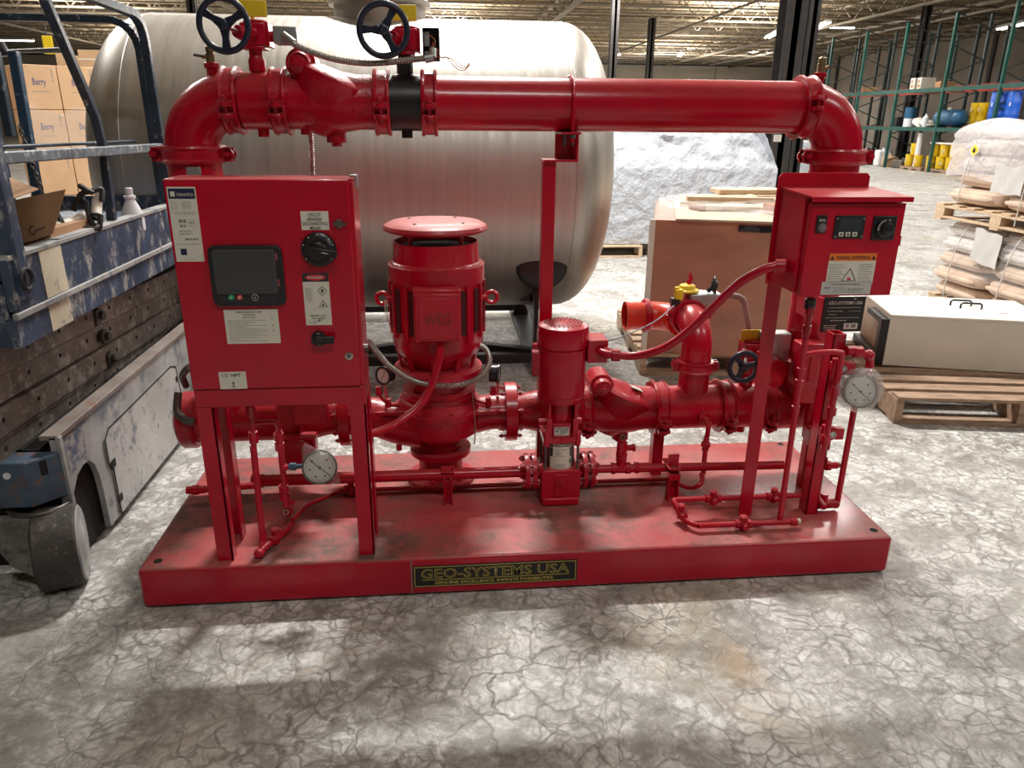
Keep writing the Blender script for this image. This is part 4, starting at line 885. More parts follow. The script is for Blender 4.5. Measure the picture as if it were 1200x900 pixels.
for i in range(3): P(MB().box(x0+.015+.020*i, x0+.029+.020*i, YF-.0055, YF-.004, z0+.0065, z0+.0185), 'display_key', WHITEL, cb, bev=.0008); P(MB().obox((x0+.022+.020*i, YF-.0058, z0+.0125), .006, .0006, .005), 'key_mark', INK, cb)
for s in (x0+.006, x1-.006):
    for q in (z0+.006, z1-.008): P(MB().lathe([(.0025, 0), (.0025, .001)], (s, YF-.004, q), -Y1, 8), 'screw', STEEL, cb)
x0, x1, z0, z1 = at(1023,260,YF).x, at(1050,260,YF).x, at(1035,281,YF).z, at(1035,253,YF).z
P(MB().box(x0, x1, YF-.005, YF, z0, z1), 'rotary_switch', BLACKP, cb, bev=.002)
p = V(((x0+x1)/2, YF-.005, (z0+z1)/2)); P(MB().lathe([(.027, 0), (.027, .008), (.022, .010), (.017, .011), (.016, .022), (.012, .024)], p, -Y1, 30), 'switch_knob', BLACK, cb); P(MB().ring(p-Y1*.024, Y1, .006, .0014, 18, 6), 'knob_ring', BLACKP, cb)
b = MB()
for t in (110, 125, 140, 155, 170, 185, 75): t = math.radians(t); b.obox(p+V((.0235*math.cos(t), -.0102, .0235*math.sin(t))), .004, .0008, .0028)
P(b, 'dial_mark', WHITEL, cb)
x0, x1, z0, z1 = at(969,320,YF).x, at(1024,320,YF).x, at(996,333,YF).z, at(996,297,YF).z
P(MB().box(x0, x1, YF-.0008, YF, z0, z1), 'warning_label', WHITEL, cb)['label'] = 'orange-headed white warning label'
P(MB().box(x0, x1, YF-.0012, YF-.0008, z1-.021, z1), 'warning_header', ORANGE, cb)
text('WARNING  ADVERTENCIA', 'label_lettering', INK, cb, (x0+.019, YF-.0014, z1-.0165), X1, Z1, .0095, x1-x0-.038, bold=.012)
for s in (x0+.009, x1-.009): P(MB().prism([(-.0065, 0), (.0065, 0), (0, .012)], (s, YF-.0014, z1-.0175), X1, Z1, (0, -.0004, 0)), 'header_triangle', INK, cb)
FR_ = FR; FR = cb; tri(((x0+x1)/2-.003, YF-.0012, z0+.022), .024, INK, .002); FR = FR_
P(MB().prism([(-.006, 0), (.006, 0), (.004, .008), (0, .005), (-.003, .011)], ((x0+x1)/2-.003, YF-.0012, z0+.012), X1, Z1, (0, -.0004, 0)), 'flame_mark', REDL, cb)
W_ = x1-x0
R_ = [(.003, W_*.36-.006*(k % 3), .008+.0068*k, .0018) for k in range(8)]+[(W_*.66, W_-.004-.006*(k % 3), .008+.0068*k, .0018) for k in range(8)]+[(.002, W_-.002, .0025, .0008)]
lines('label_print', INKG, cb, (x0, YF-.0009, z0), X1, Z1, R_)
x0, x1, z0, z1 = at(962,338,YF).x, at(1020,338,YF).x, at(991,345,YF).z, at(991,330,YF).z
P(MB().box(x0, x1, YF-.0012, YF-.0001, z0, z1), 'rating_label', mat('silver_label', (.55, .54, .5), .45, var=.05), cb)
lines('label_print', INKG, cb, (x0, YF-.0012, z0), X1, Z1, [(.03, .115, .028, .003), (.01, .026, .017, .006), (.04, .07, .02, .0015), (.04, .075, .015, .0015), (.08, .128, .014, .003), (.008, .03, .008, .0015), (.035, .12, .006, .0015), (.035, .12, .010, .0012)])
P(MB().box(BX1-.003, BX1+.010, BY0+.01, BY0+.03, 1.12, 1.148).cyl((BX1+.008, BY0+.02, 1.12), (BX1+.008, BY0+.02, 1.15), .003, n=6), 'door_hasp', REDCAST, cb, bev=.001)
P(MB().tube([at(703, 412, .31), at(711, 415, .29), at(722, 416, .28), at(745, 417, .26), at(775, 409, .22), at(803, 391, .18), at(832, 364, .13), at(862, 335, .09), at(890, 318, .06), at(912, 311, .05)], .0135, 14), 'red_conduit')
b = MB(); b.lathe([(.012, 0), (.02, .004), (.02, .022), (.015, .026)], at(706, 413, .31), (1, -.2, -.08), 10); b.lathe([(.012, 0), (.0215, .002), (.0215, .028), (.015, .032)], at(716, 416, .285), (1, -.1, 0), 14); b.lathe([(.012, 0), (.021, .003), (.021, .028), (.018, .032)], at(908, 312, .055), (.95, -.3, .05), 14); P(b, 'conduit_fitting', REDCAST)
P(MB().tube([at(709, 400, .36), at(725, 396, .38), at(745, 388, .42), at(770, 375, .48), at(790, 358, .55)], .0022, 6), 'grey_wire', mat('wire_grey', (.3, .3, .34), .5, var=.1))
# ---- test branch: riser, elbow, orange-red outlet, small butterfly valve
TX, R4 = 1.90, .0575
P(MB().cyl((TX, PY, ZB), (TX, PY, .640), R4, n=32), 'test_riser'); coupling((TX, PY, .577), Z1, V((1, -.1, 0)), R=R4, w=.022)
elbow((TX, PY, .735), -Z1, Y1, .10, R4); coupling((TX-.0, PY+.125, .735), Y1, V((1, 0, -.15)), R=R4, w=.022)
ow = mat('outlet_orange_red', (.62, .045, .02), .33, coat=.3, var=.15)
P(MB().cyl((TX, PY+.13, .735), (TX, PY+.20, .735), R4, n=32), 'test_valve_body', REDCAST)
tv = at(775, 377, PY+.21)
elbow((TX, PY+.21+.10, tv.z), -Y1, -X1, .10, R4, m=ow)
b = MB(); y = PY+.31; b.lathe([(R4, 0), (R4, .10), (R4+.002, .11), (R4+.002, .12), (R4-.005, .12), (R4-.007, .0)], (TX-.085, y, tv.z), -X1, 36, cap=False); P(b, 'outlet_pipe', ow)
P(MB().cyl((TX-.08, y, tv.z), (TX-.10, y, tv.z), R4-.01, n=30), 'outlet_bore', HOLE)
P(MB().lathe([(R4+.006, 0), (R4+.012, .006), (R4+.012, .02), (R4+.006, .028)], (TX-.13, y, tv.z), X1, 30), 'outlet_collar', REDCAST)
nk = at(807, 365, PY+.16); nt = at(807, 344, PY+.16)
P(MB().cyl((nk.x, nk.y, .78), (nk.x, nk.y, nt.z+.01), .022, n=14), 'valve_neck', RED)
gb = at(824, 350, PY+.16)
go = P(MB().box(gb.x-.066, gb.x+.062, gb.y-.045, gb.y+.045, gb.z-.018, gb.z+.026), 'valve_gearbox', GALV, bev=.004); go['label'] = 'grey metal gearbox on the small test valve'
b = MB(); c = at(805, 340, PY+.16); b.lathe([(.044, 0), (.046, .008), (.034, .014), (.030, .026), (.018, .030)], c-Z1*.006, Z1, 16); b.box(c.x-.058, c.x-.03, c.y-.05, c.y-.02, c.z-.03, c.z+.012); b.cyl(c+V((-.05,-.03,-.03)), c+V((-.05,-.03,.02)), .010, n=10); P(b, 'yellow_cap', YEL, go, bev=.002)
b = MB(); b.box(c.x-.072, c.x-.04, c.y-.05, c.y-.02, c.z-.052, c.z-.022); P(b, 'cable_gland', BLACKP, go, bev=.003)
P(MB().prism([(-.008, 0), (.006, 0), (.012, .02), (.016, .024), (.0, .05), (-.004, .022), (-.008, .018)], c+V((.006, -.004, .022)), X1, Z1, (0, .008, 0)), 'red_pointer', RED, go)
hw = at(838, 334, PY+.13); handwheel(hw, (.93, -.35, .08), .036, .3, go, BLACKP, .006); P(MB().cyl(at(829, 341, PY+.14), at(838, 335, PY+.13), .009, n=10), 'shaft', BLACKP, go)
flex('grey_conduit', [at(846, 348, .72), at(862, 347, .72), at(871, 352, .72), at(874, 366, .72), at(879, 390, .72)], r=.013, m=mat('grey_conduit_skin', (.3, .21, .18), .6, var=.1), ribs=.009)
# isolation butterfly valve on the lower line
p3 = at(872, 430, .40); v3, z3 = butterfly(2.108, ZB, .105, p3, (-.06, -1, 0), .062, spin=.2, flag=(.0, -.006), k=1.0, bodyY=PY)
k2 = at(911, 408, .50); P(MB().box(k2.x-.055, k2.x+.05, .50, .56, k2.z-.05, k2.z+.055), 'switch_box', GALV, bev=.004)['label'] = 'grey switch box behind the support leg'
P(MB().lathe([(.055, 0), (.06, .01), (.04, .03)], at(905, 436, .46), (.3, -.9, .4), 20), 'valve_cap', RED)
# ---- left sensing lines and gauges
b = MB().tube([(.372, .10, .62), (.366, .10, .53), (.362, .10, .45)], .0085, 10, sm=False); b.cyl((.362, .10, .50), (.358, .10, .17), .0105, n=12)
for z in (.615, .53): b.lathe([(.010, -.02), (.0145, -.018), (.0145, .018), (.010, .02)], (.366, .10, z), Z1, 8)
b.tube([(.368, .10, .575), (.42, .10, .578), (.437, .11, .57), (.439, .12, .54)], .0075, 10)
P(b, 'sensing_riser', RED)
b = MB().cyl((.439, .12, .54), (.43, .15, .26), .010, n=12)
for z in (.52, .485, .33, .30): b.lathe([(.010, -.014), (.0155, -.012), (.0155, .012), (.010, .014)], (.437-.01*(.54-z)/.28, .12+.03*(.54-z)/.28, z), Z1, 8)
P(b, 'sensing_riser', RED)
P(MB().tube([(.358, .10, .185), (.357, .085, .16), (.36, .05, .157)], .0105, 10).lathe([(.013, 0), (.016, .004), (.016, .016), (.012, .02)], (.358, .052, .157), (-.1, -1, 0), 8), 'pipe_cap', RED)
P(MB().tube([(.362, .055, .157), (.38, .10, .158), (.415, .16, .165), (.43, .20, .17)], .0105, 12), 'sensing_pipe')
cock((.392, .125, .165), (.35, .9, .1)); cock((.428, .19, .235), (.1, .9, .4)); P(MB().ring((.425, .158, .235), Y1, .008, .0026, 16, 8), 'valve_nut', STEEL)
P(MB().tube([(.43, .22, .17), (.46, .34, .16), (.56, .45, .152)], .007, 8), 'thin_drain_pipe'); cock((.60, .44, .165), X1)
fl = P(MB().cyl((.30, .45, ZB), (.36, .45, ZB), .0, n=3), 'flange_hub') if False else None
P(MB().prism([(-.06, -.07), (.06, -.07), (.05, .07), (-.05, .07)], (.49, .37, .52), X1, Z1, (0, .05, 0)).box(.37, .45, .40, .46, .41, .53), 'suction_block', REDCAST, bev=.006)
P(MB().lathe([(.05, 0), (.062, .006), (.062, .02), (.05, .026)], (.44, .36, .36), (0, -1, -.3), 16).box(.39, .50, .36, .42, .33, .41), 'suction_block', REDCAST, bev=.008)
def big_gauge(c, n, r):
    c = V(c); n = V(n).normalized(); x, y = basis(n)
    o = P(MB().lathe([(r*.9, -.03), (r*.96, -.028), (r, -.004), (r*1.05, 0), (r*1.05, .008), (r*.95, .010), (r*.93, .005)], c, n, 40), 'pressure_gauge', mat('gauge_case', (.16, .15, .14), .35, metal=.6, var=.1)); o['label'] = 'round pressure gauge with white dial'
    P(MB().lathe([(r*.93, 0), (r*.93, .006)], c, n, 40), 'dial', GAUGEF, o)
    b = MB()
    for k in range(28):
        t = math.radians(-225+270*k/27); d = x*math.cos(t)+y*math.sin(t); L = .14 if k % 3 == 0 else .08
        b.beam(c+n*.0066+d*r*.86, c+n*.0066+d*r*(.86-L), .0012, .0005, n)
    for k in range(6):
        t = math.radians(-225+270*k/5); d = x*math.cos(t)+y*math.sin(t); b.obox(c+n*.0066+d*r*.60, .006, .005, .0005, x, y)
    P(b, 'dial_marks', INK, o)
    P(MB().beam(c+n*.0078+(x*-.55+y*.5)*r, c+n*.0078+(x*.62-y*.58)*r, .0022, .0006, n).lathe([(.004, 0), (.004, .001)], c+n*.0078, n, 12), 'needle', BLACK, o); return o
gL = V((.553, .118, .413)); big_gauge(gL, (.12, -.97, .22), .052)
P(MB().cyl(gL+V((-.05, .012, .0)), gL+V((-.105, .012, -.002)), .008, n=8).lathe([(.012, 0), (.012, .02)], gL+V((-.075, .012, -.001)), -X1, 6), 'gauge_stem', mat('blue_tape', (.05, .09, .16), .5, var=.1))
P(MB().cyl(gL+V((-.10, .012, -.002)), (.438, .125, .41), .010, n=8), 'stem_branch', RED)
gR = V((2.290, .10, .630)); big_gauge(gR, (-.12, -.97, .2), .052)
P(MB().cyl(gR+V((-.05, .015, .01)), (2.215, .115, .64), .009, n=8).cyl(gR+V((.03, .02, .04)), (2.34, .15, .67), .01, n=8), 'gauge_stem', STEEL)
P(MB().tube([at(209, 460, .50), at(208, 482, .47), at(217, 492, .45), at(228, 494, .45)], .014, 10), 'flexible_conduit', DARKST)
P(MB().tube([at(218, 452, .5), at(214, 440, .45), at(222, 430, .40)], .012, 10), 'grey_conduit', DARKST)
# ---- plastic bags tied over the two large gauges: things of their own
def bag(c, R, label, up, name='plastic_bag', pts=(), fm=None):
    c = V(c); n = 40; m = 22; b = MB(); vs = []; fs = []
    for j in range(m+1):
        f = -math.pi/2+math.pi*j/m
        for i in range(n):
            t = 2*math.pi*i/n
            d = V((math.cos(f)*math.cos(t), math.sin(f), math.cos(f)*math.sin(t)))
            k = 1+.03*math.sin(3*t+2*f)+.02*math.sin(7*t-3*f+1)+.01*math.sin(13*t)
            for (ax, az, s, sh) in pts:
                q = d.x*ax+d.z*az; k += s*max(0, q)**sh
            vs.append(c+V((d.x*R[0]*k, d.y*R[1]*k, d.z*R[2]*k)))
    for j in range(m):
        for i in range(n): fs.append((j*n+i, j*n+(i+1)%n, (j+1)*n+(i+1)%n, (j+1)*n+i))
    b.add(vs, fs); o = b.build(name, fm or FILM, None, ang=60); tag(o, label, 'bag'); return o
bag(gL+V((.002, -.0, .0)), (.056, .042, .055), 'thin clear plastic bag with pointed corners over the dial gauge under the left cabinet', 0, pts=((-.5, .87, .6, 18), (.62, -.78, .6, 18)), fm=FILMB)
bag(gR+V((-.002, -.0, .004)), (.078, .055, .072), 'crumpled clear plastic bag over the dial gauge beside the right post', 0, pts=((-.8, -.2, .12, 8), (.2, .95, .15, 8)))
# ================================================================== THE STEEL TANK
tk = thing('steel_tank', 'large horizontal stainless steel tank with dished ends on black legs behind the skid', 'tank', (.45, 2.92, 0))
TR, TY, TZ = .868, 2.92, 1.142
def head(x, s, R, d):   # torispherical end
    pr = []
    for i in range(13):
        t = math.pi/2*i/12; pr.append((R*math.cos(t)**.62 if i < 12 else 0.002, d*math.sin(t)**1.0))
    return MB().lathe([(R, -.02)]+pr, (x, TY, TZ), (s, 0, 0), 72)
MB().lathe([(TR, 0), (TR, 2.35)], (-.66, TY, TZ), X1, 96, cap=False).build('shell', TANKM, tk)
head(-.66, -1, TR, .33).build('dished_end', TANKM, tk); head(1.69, 1, TR, .31).build('dished_end', TANKM, tk)
b = MB()
for x in (-.66, 1.69): b.ring((x, TY, TZ), X1, TR-.0012, .003, 96, 6)
b.build('weld_bead', mat('weld_steel', (.5, .48, .45), .4, metal=.95, var=.1), tk)
b = MB(); MWX, MWY = .62, 2.92
b.lathe([(.27, .80), (.27, .93), (.30, .93), (.30, .955), (.25, .985), (.12, 1.01), (0.01, 1.015)], (MWX, MWY, TZ), Z1, 40); b.build('manway', mat('manway_steel', (.42, .38, .33), .45, metal=.7, var=.2), tk)
for x in (1.55, -.55):
    for yy in (-.62, .62):
        o = MB().box(x-.055, x+.055, TY+yy-.05, TY+yy+.05, 0, .62).build('tank_leg', BLACK, tk, bev=.004)
    b = MB(); n = 20
    poly = [(-.78, .12)]+[((TR+.004)*math.sin(t), TZ-(TR+.004)*math.cos(t)) for t in [-1.0+2.0*i/n for i in range(n+1)]]+[(.78, .12)]
    poly = [(-.72, .22), (-.76, .5)]+[((TR+.004)*math.sin(t), TZ-(TR+.004)*math.cos(t)) for t in [-.92+1.84*i/n for i in range(n+1)]]+[(.76, .5), (.72, .22)]
    b.prism(poly, (x-.02, TY, 0), Y1, Z1, (.04, 0, 0)); b.build('saddle', BLACK, tk)
    MB().box(x-.07, x+.07, TY-.80, TY+.78, 0, .035).build('foot_plate', BLACK, tk, bev=.002)
    b = MB(); b.ell((x-.02, TY-.71, .64), .15, .03, .13, 24, 12); b.build('wear_pad', BLACK, tk)
for yy in (-.66, .66): MB().box(-.55, 1.52, TY+yy-.03, TY+yy+.03, .05, .11).build('brace', BLACK, tk, bev=.003)
b = MB(); b.beam((1.50, TY-.62, .09), (.9, TY-.35, .09), .06, .07); b.beam((.9, TY-.35, .09), (.3, TY-.62, .09), .06, .07); b.beam((1.1, TY+.2, .32), (1.5, TY-.5, .42), .03, .06); b.build('brace', BLACK, tk, bev=.003)
# ================================================================== THE SCISSOR LIFT
LX = -.28
lf = thing('scissor_lift', 'worn blue scissor lift with folded arms and guard rail at the left edge', 'lift', (-.62, 1.1, 0))
def LB(b, name, m=LIFTB, **k): return b.build(name, m, lf, **k)
# platform side: upper plate, ledge, lower channel
LB(MB().box(LX-.03, LX, .19, 2.05, .905, 1.062), 'platform_side', LIFTB, bev=.004)
LB(MB().box(LX-.01, LX+.006, .17, 2.05, .886, .906), 'ledge', LIFTW, bev=.003)
LB(MB().box(LX-.035, LX-.004, .17, 2.05, .800, .888), 'platform_rail', LIFTB, bev=.004)
LB(MB().box(LX+.0005, LX+.0012, .36, .50, .908, 1.06).box(LX-.003, LX-.0034, .36, .50, .802, .885), 'bare_patch', mat('cream_paint_patch', (.62, .56, .42), .5, var=.12, wear=.12, wearcol=(.12, .14, .18)), bev=0)
LB(MB().box(LX-.045, LX+.004, .19, 2.05, 1.056, 1.070), 'top_lip', LIFTW, bev=.002)
LB(MB().box(-.98, LX-.03, .19, 2.05, .99, 1.0), 'deck', LIFTB)
LB(MB().box(-1.02, -.98, .19, 2.05, .80, 1.07), 'platform_side', LIFTB, bev=.004)
LB(MB().box(-1.0, LX-.03, .19, .21, .80, 1.062), 'platform_end', LIFTB); LB(MB().box(-1.0, LX-.03, 2.03, 2.05, .80, 1.062), 'platform_end', LIFTB)
# near corner post with a slot
b = MB(); b.box(LX-.05, LX+.012, .215, .272, .935, 1.70); LB(b, 'gate_post', LIFTB, bev=.006)
LB(MB().ring((LX+.014, .242, .995), X1, .03, .006, 20, 8).box(LX+.011, LX+.016, .232, .252, .965, 1.03), 'post_slot', mat('slot_black', (.02, .022, .03), .6, var=.1))
# folded scissor arms: four tubes per side, with pins and bolt holes
arms = [((.05, .735), (2.0, .640)), ((.05, .640), (2.0, .545)), ((.05, .560), (2.0, .450)), ((.05, .70), (2.0, .72))]
for i, ((ya, za), (yb, zb)) in enumerate([((.1, .745), (2.0, .665)), ((.1, .655), (2.0, .578)), ((.1, .560), (2.0, .492)), ((.1, .465), (2.0, .41))]):
    for xx in (-.40, -.92):
        dx = -.012*(i % 2); o = MB().beam((xx+dx-.03, ya, za), (xx+dx-.03, yb, zb), .055, .088).build('scissor_arm', ARMM, lf, bev=.006)
        if xx < -.5: continue
        b = MB()
        for k in range(9):
            f = (k+.5)/9; y = ya+(yb-ya)*f; z = za+(zb-za)*f+.008
            b.cyl((xx+dx-.004, y, z), (xx+dx-.0015, y, z), .0085, n=10)
        b.build('arm_hole', HOLE, o)
    b = MB(); y = .93+.02*i; z = (.745, .655, .560, .465)[i]-.035-.001*i
    b.lathe([(.030, 0), (.030, .012), (.017, .014), (.017, .03), (.010, .034)], (-.404, y, z), X1, 18); b.box(-.405, -.392, y-.03, y+.012, z-.035, z+.02) if i in (0, 2) else None
    b.cyl((-.95, y, z), (-.40, y, z), .018, n=10); LB(b, 'pivot_pin', DARKST)
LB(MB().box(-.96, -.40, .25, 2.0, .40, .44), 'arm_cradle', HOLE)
# chassis side with wheel arch and hatch
S0, S1 = .235, 2.1
poly = [(S0, .215), (S0, .487), (S1, .475), (S1, .03), (.475, .03), (.470, .18), (.462, .25), (.445, .295), (.415, .325), (.37, .33), (.32, .315), (.275, .27), (.262, .215)]
LB(MB().prism(poly, (LX-.02, 0, 0), Y1, Z1, (.02, 0, 0)), 'chassis_side', LIFTW, bev=.0)
LB(MB().prism([(.28, .33), (.28, .47), (.42, .46), (.40, .36)], (LX-.0012, 0, 0), Y1, Z1, (.002, 0, 0)), 'blue_paint_patch', mat('flaking_blue', (.055, .09, .16), .5, var=.5, vscale=7, wear=.7, wearcol=(.36, .35, .33)))
LB(MB().box(LX-.05, LX+.008, S0, S1, .478, .495), 'chassis_lip', mat('rusty_lip', (.2, .17, .15), .55, var=.3, wear=.3, wearcol=(.2, .1, .06)), bev=.003)
hp = [(.56, .035), (.56, .245), (.535, .25), (.535, .345), (.575, .375), (1.25, .39), (1.31, .37), (1.33, .22), (1.36, .20), (1.36, .035)]
LB(MB().prism(hp, (LX, 0, 0), Y1, Z1, (.006, 0, 0)), 'side_hatch', mat('scuffed_hatch_paint', (.43, .425, .41), .5, var=.2, vscale=3, wear=.42, wearcol=(.16, .17, .2), bump=.2, bscale=40), bev=.0015)
b = MB(); hq = [V((LX+.003, y, z)) for y, z in hp]
for i in range(len(hq)-1): b.beam(hq[i]+V((.0035,0,0)), hq[i+1]+V((.0035,0,0)), .006, .002, (1,0,0))
b.box(LX+.004, LX+.0072, .545, .585, .225, .255).box(LX+.004, LX+.0072, .555, .59, .08, .11).box(LX+.005, LX+.0075, 1.29, 1.32, .30, .325)
LB(b, 'hatch_gap', HOLE)
LB(MB().box(LX-.04, LX-.03, .3, .5, .02, .33), 'arch_shade', HOLE)  # near-black sheet stands in for the shade inside the wheel arch
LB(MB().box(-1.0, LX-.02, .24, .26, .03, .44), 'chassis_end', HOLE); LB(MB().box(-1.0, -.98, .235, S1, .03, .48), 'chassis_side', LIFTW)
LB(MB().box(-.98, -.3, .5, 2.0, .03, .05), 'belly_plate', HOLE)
# front bumper with chamfered corner
b = MB().prism([(-1.05, .155), (-.345, .155), (-.272, .235), (-.272, .26), (-1.05, .26)], (0, 0, .285), X1, Y1, (0, 0, .155)); LB(b, 'bumper', mat('rusty_blue_bumper', (.045, .075, .11), .5, var=.4, vscale=8, wear=.28, wearcol=(.2, .08, .045), bump=.25, bscale=40), bev=.006)
LB(MB().box(LX-.0, LX+.014, .232, .252, .20, .49), 'corner_flange', LIFTW, bev=.002)
LB(MB().obox((-.3105, .1935, .405), .002, .022, .05, V((.73,-.68,0)), V((.68,.73,0))), 'lifting_hole', HOLE, bev=.0008)
LB(MB().lathe([(.011, 0), (.011, .004)], (-.40, .155, .40), -Y1, 14), 'bolt_head', WHITEB)
b = MB()
for k in range(4): b.ring((-.36, .22, .262-.016*k), V((0.05*k, .1, 1)), .085-.004*k, .0085, 30, 8)
LB(b, 'swivel_ring', DARKST)
# caster
wa = V((.94, .34, 0)).normalized(); wc = V((-.300, .170, .134))
ca = LB(MB().lathe([(.128, -.062), (.1335, -.056), (.1335, .056), (.128, .062)], wc, wa, 48), 'caster_wheel', RUBBER)
MB().lathe([(.126, 0), (.118, .006), (.06, .004), (.05, .010), (.02, .012)], wc+wa*.061, wa, 36).build('wheel_rim', LIFTW, ca)
b = MB().prism([(.13, .25), (.33, .25), (.30, .12), (.24, .08), (.16, .10)], (-.375, 0, 0), Y1, Z1, (.016, 0, 0)); b.prism([(-.44, .09), (-.37, .04), (-.362, .10), (-.37, .20), (-.33, .262), (-.47, .262), (-.475, .17)], (0, .13, 0), X1, Z1, (0, .03, 0))
LB(b, 'caster_fork', mat('grimy_fork', (.19, .18, .165), .6, var=.4, vscale=12, bump=.4, bscale=60, wear=.3, wearcol=(.06, .06, .06)), bev=.004)
# guard rail tubes
def gt(name, pts, w=.032, m=LIFTT):
    b = MB()
    for p, q in zip(pts, pts[1:]): b.beam(p, q, w, w, (1, 0, 0))
    for p in pts[1:-1]: b.obox(p, w*.96, w*.96, w*.96)
    return LB(b, name, m, bev=.004)
c = atx(170, 40, LX-.02)
def arcpts(p0, c, p1, n=6): return [V(p0)*(1-t)**2+V(c)*2*t*(1-t)+V(p1)*t*t for t in [i/n for i in range(n+1)]]
FY = 1.60
gt('corner_post', [V((LX-.02, FY+.02, 1.05)), V((LX-.02, FY, 1.70))]+arcpts((LX-.02, FY-.005, 1.76), (LX-.02, FY-.02, 1.855), (LX-.02, FY-.16, 1.852))+[atx(104, -4, LX-.02), atx(60, -18, LX-.02)], .034, LIFTT)
gt('end_rail', [V((LX-.05, FY+.01, 1.05))]+arcpts((LX-.05, FY, 1.72), (LX-.06, FY, 1.835), (LX-.18, FY, 1.836))+[V((-.80, FY, 1.836))]+arcpts((-.92, FY, 1.836), (-.985, FY, 1.836), (-.985, FY, 1.76))+[V((-.985, FY, 1.05))], .030)
gt('brace_post', [atx(52, -2, LX-.03), atx(112, 138, LX-.03), atx(122, 178, LX-.03), V((LX-.03, atx(130, 258, LX-.03).y, 1.0))], .030)
gt('mid_rail', [V((LX-.012, .12, 1.335)), V((LX-.012, 1.56, 1.318))], .034, mat('dusty_rail', (.11, .135, .16), .5, var=.35, vscale=8, wear=.45, wearcol=(.4, .4, .4)))
gt('mid_rail', [V((LX-.09, .12, 1.36)), V((LX-.09, 1.5, 1.345))], .012)
gt('far_post', [at(16, 60, 1.2), at(45, 232, 1.2)], .034, mat('bright_blue_tube', (.02, .055, .10), .4, var=.3, wear=.2, wearcol=(.4, .4, .4)))
gt('far_post', [at(-6, 60, 1.1), at(12, 160, 1.1)], .03)
LB(MB().lathe([(.02, 0), (.024, .03), (.02, .05)], at(4, 66, 1.2), (-.2, 0, 1), 12), 'post_cap', BLACKP)
LB(MB().tube([at(48, 60, 3.0), at(82, 59, 3.0)], .012, 8, sm=False).cyl(at(0, 61, 3.0), at(70, 58, 3.0), .012, n=8), 'gate_bar', DARKST)
# chain of separate links joined as one small part
b = MB()
pts = [at(22+2.2*k, 147+6.2*k, 1.16) for k in range(14)]
for k in range(13):
    a, q = pts[k], pts[k+1]; m_ = (a+q)/2; d = (q-a).normalized(); sd = (X1 if k % 2 else Y1); L = (q-a).length*.72
    nrm = d.cross(sd).normalized(); b.tube([m_+d*(L*math.cos(t))+sd*(.0075*math.sin(t)) for t in [2*math.pi*i/10 for i in range(11)]], .0028, 6, sm=False)
tag(LB(b, 'gate_chain', DARKST), kind='stuff')
# ---- loose things on the lift deck
ZD = 1.0
bx = thing('open_carton', 'open brown carton with a black script logo, standing on the lift deck', 'box', (-.42, .62, ZD))
b = MB(); 
b.box(-.55, LX-.045, .50, .505, ZD, 1.15); b.box(-.55, -.545, .5, .86, ZD, 1.15); b.box(LX-.05, LX-.045, .5, .86, ZD, 1.15); b.box(-.55, LX-.045, .855, .86, ZD, 1.15); b.box(-.55, LX-.045, .5, .86, ZD, ZD+.004)
fo = []
P0 = [at(5, 292, .50), at(61, 275, .50), at(76, 222, .50), at(9, 236, .50)]
b = MB(); b.add(P0+[p+V((0, .006, 0)) for p in P0], [(0,1,2,3), (7,6,5,4), (0,4,5,1), (1,5,6,2), (2,6,7,3), (3,7,4,0)]); b.build('front_panel', CARD2, bx)
P0 = [at(45, 221, .70), at(9, 234, .50), at(-12, 230, .50), at(-12, 196, .80), at(2, 206, .8)]
b = MB(); b.add(P0+[p+V((0, 0, -.004)) for p in P0], [(0,1,2,3,4), (9,8,7,6,5)]+[(i, (i+1)%5, (i+1)%5+5, i+5) for i in range(5)]); b.build('flap', CARD2, bx)
b = MB(); q0, q1 = P0[1], at(-60, 240, .5); b.box(-.62, at(61, 275, .5).x-.01, .51, .80, ZD, 1.10); b.build('carton_body', CARD2, bx)
a0 = at(31, 277, .499); a1 = at(56, 268, .499); dx = (a1-a0).normalized()
b = MB(); cc = at(38, 270, .4985); x_ = dx; y_ = Z1
b.tube([cc+x_*(.0105*math.cos(t))+y_*(.0125*math.sin(t)) for t in [.9+4.5*i/14 for i in range(15)]], .0018, 6, sm=False); b.build('script_logo', INK, bx)
text('entury', 'logo_lettering', INK, bx, at(40.5, 273, .4985), x_, Z1, .011, .038, bold=.02)
bt = thing('spray_bottle', 'white plastic bottle with a white cap on the lift deck beside the tank end', 'bottle', (-.33, 1.22, ZD))
k_ = at(155, 250, 1.22)
MB().lathe([(.040, 0), (.043, .004), (.043, .052), (.040, .07), (.030, .098), (.0185, .122), (.0175, .128), (.023, .130), (.023, .140), (.016, .142)], (k_.x, 1.22, ZD), Z1, 28).build('bottle_body', WHITEB, bt)
MB().lathe([(.014, .140), (.015, .142), (.015, .170), (.013, .172)], (k_.x, 1.22, ZD), Z1, 18).build('cap', WHITEB, bt)
tt = thing('strapped_tubes', 'pale cardboard tubes bundled with a black strap on the lift platform edge', 'tube', (-.31, .95, 1.03))
a = at(64, 268, .66); c = at(104, 252, .86); MB().cyl(a, c, .018, n=18).build('tube', CREAM, tt)
a2 = at(114, 233, .86); c2 = at(113, 254, .80); MB().cyl(a2, c2, .017, n=18).build('tube', CREAM, tt); MB().ring(c2, (a2-c2), .0165, .005, 20, 8).cyl(c2+(a2-c2).normalized()*.0, c2+(a2-c2).normalized()*.004, .014, n=14).build('tube_end', BLACKP, tt)
b = MB()
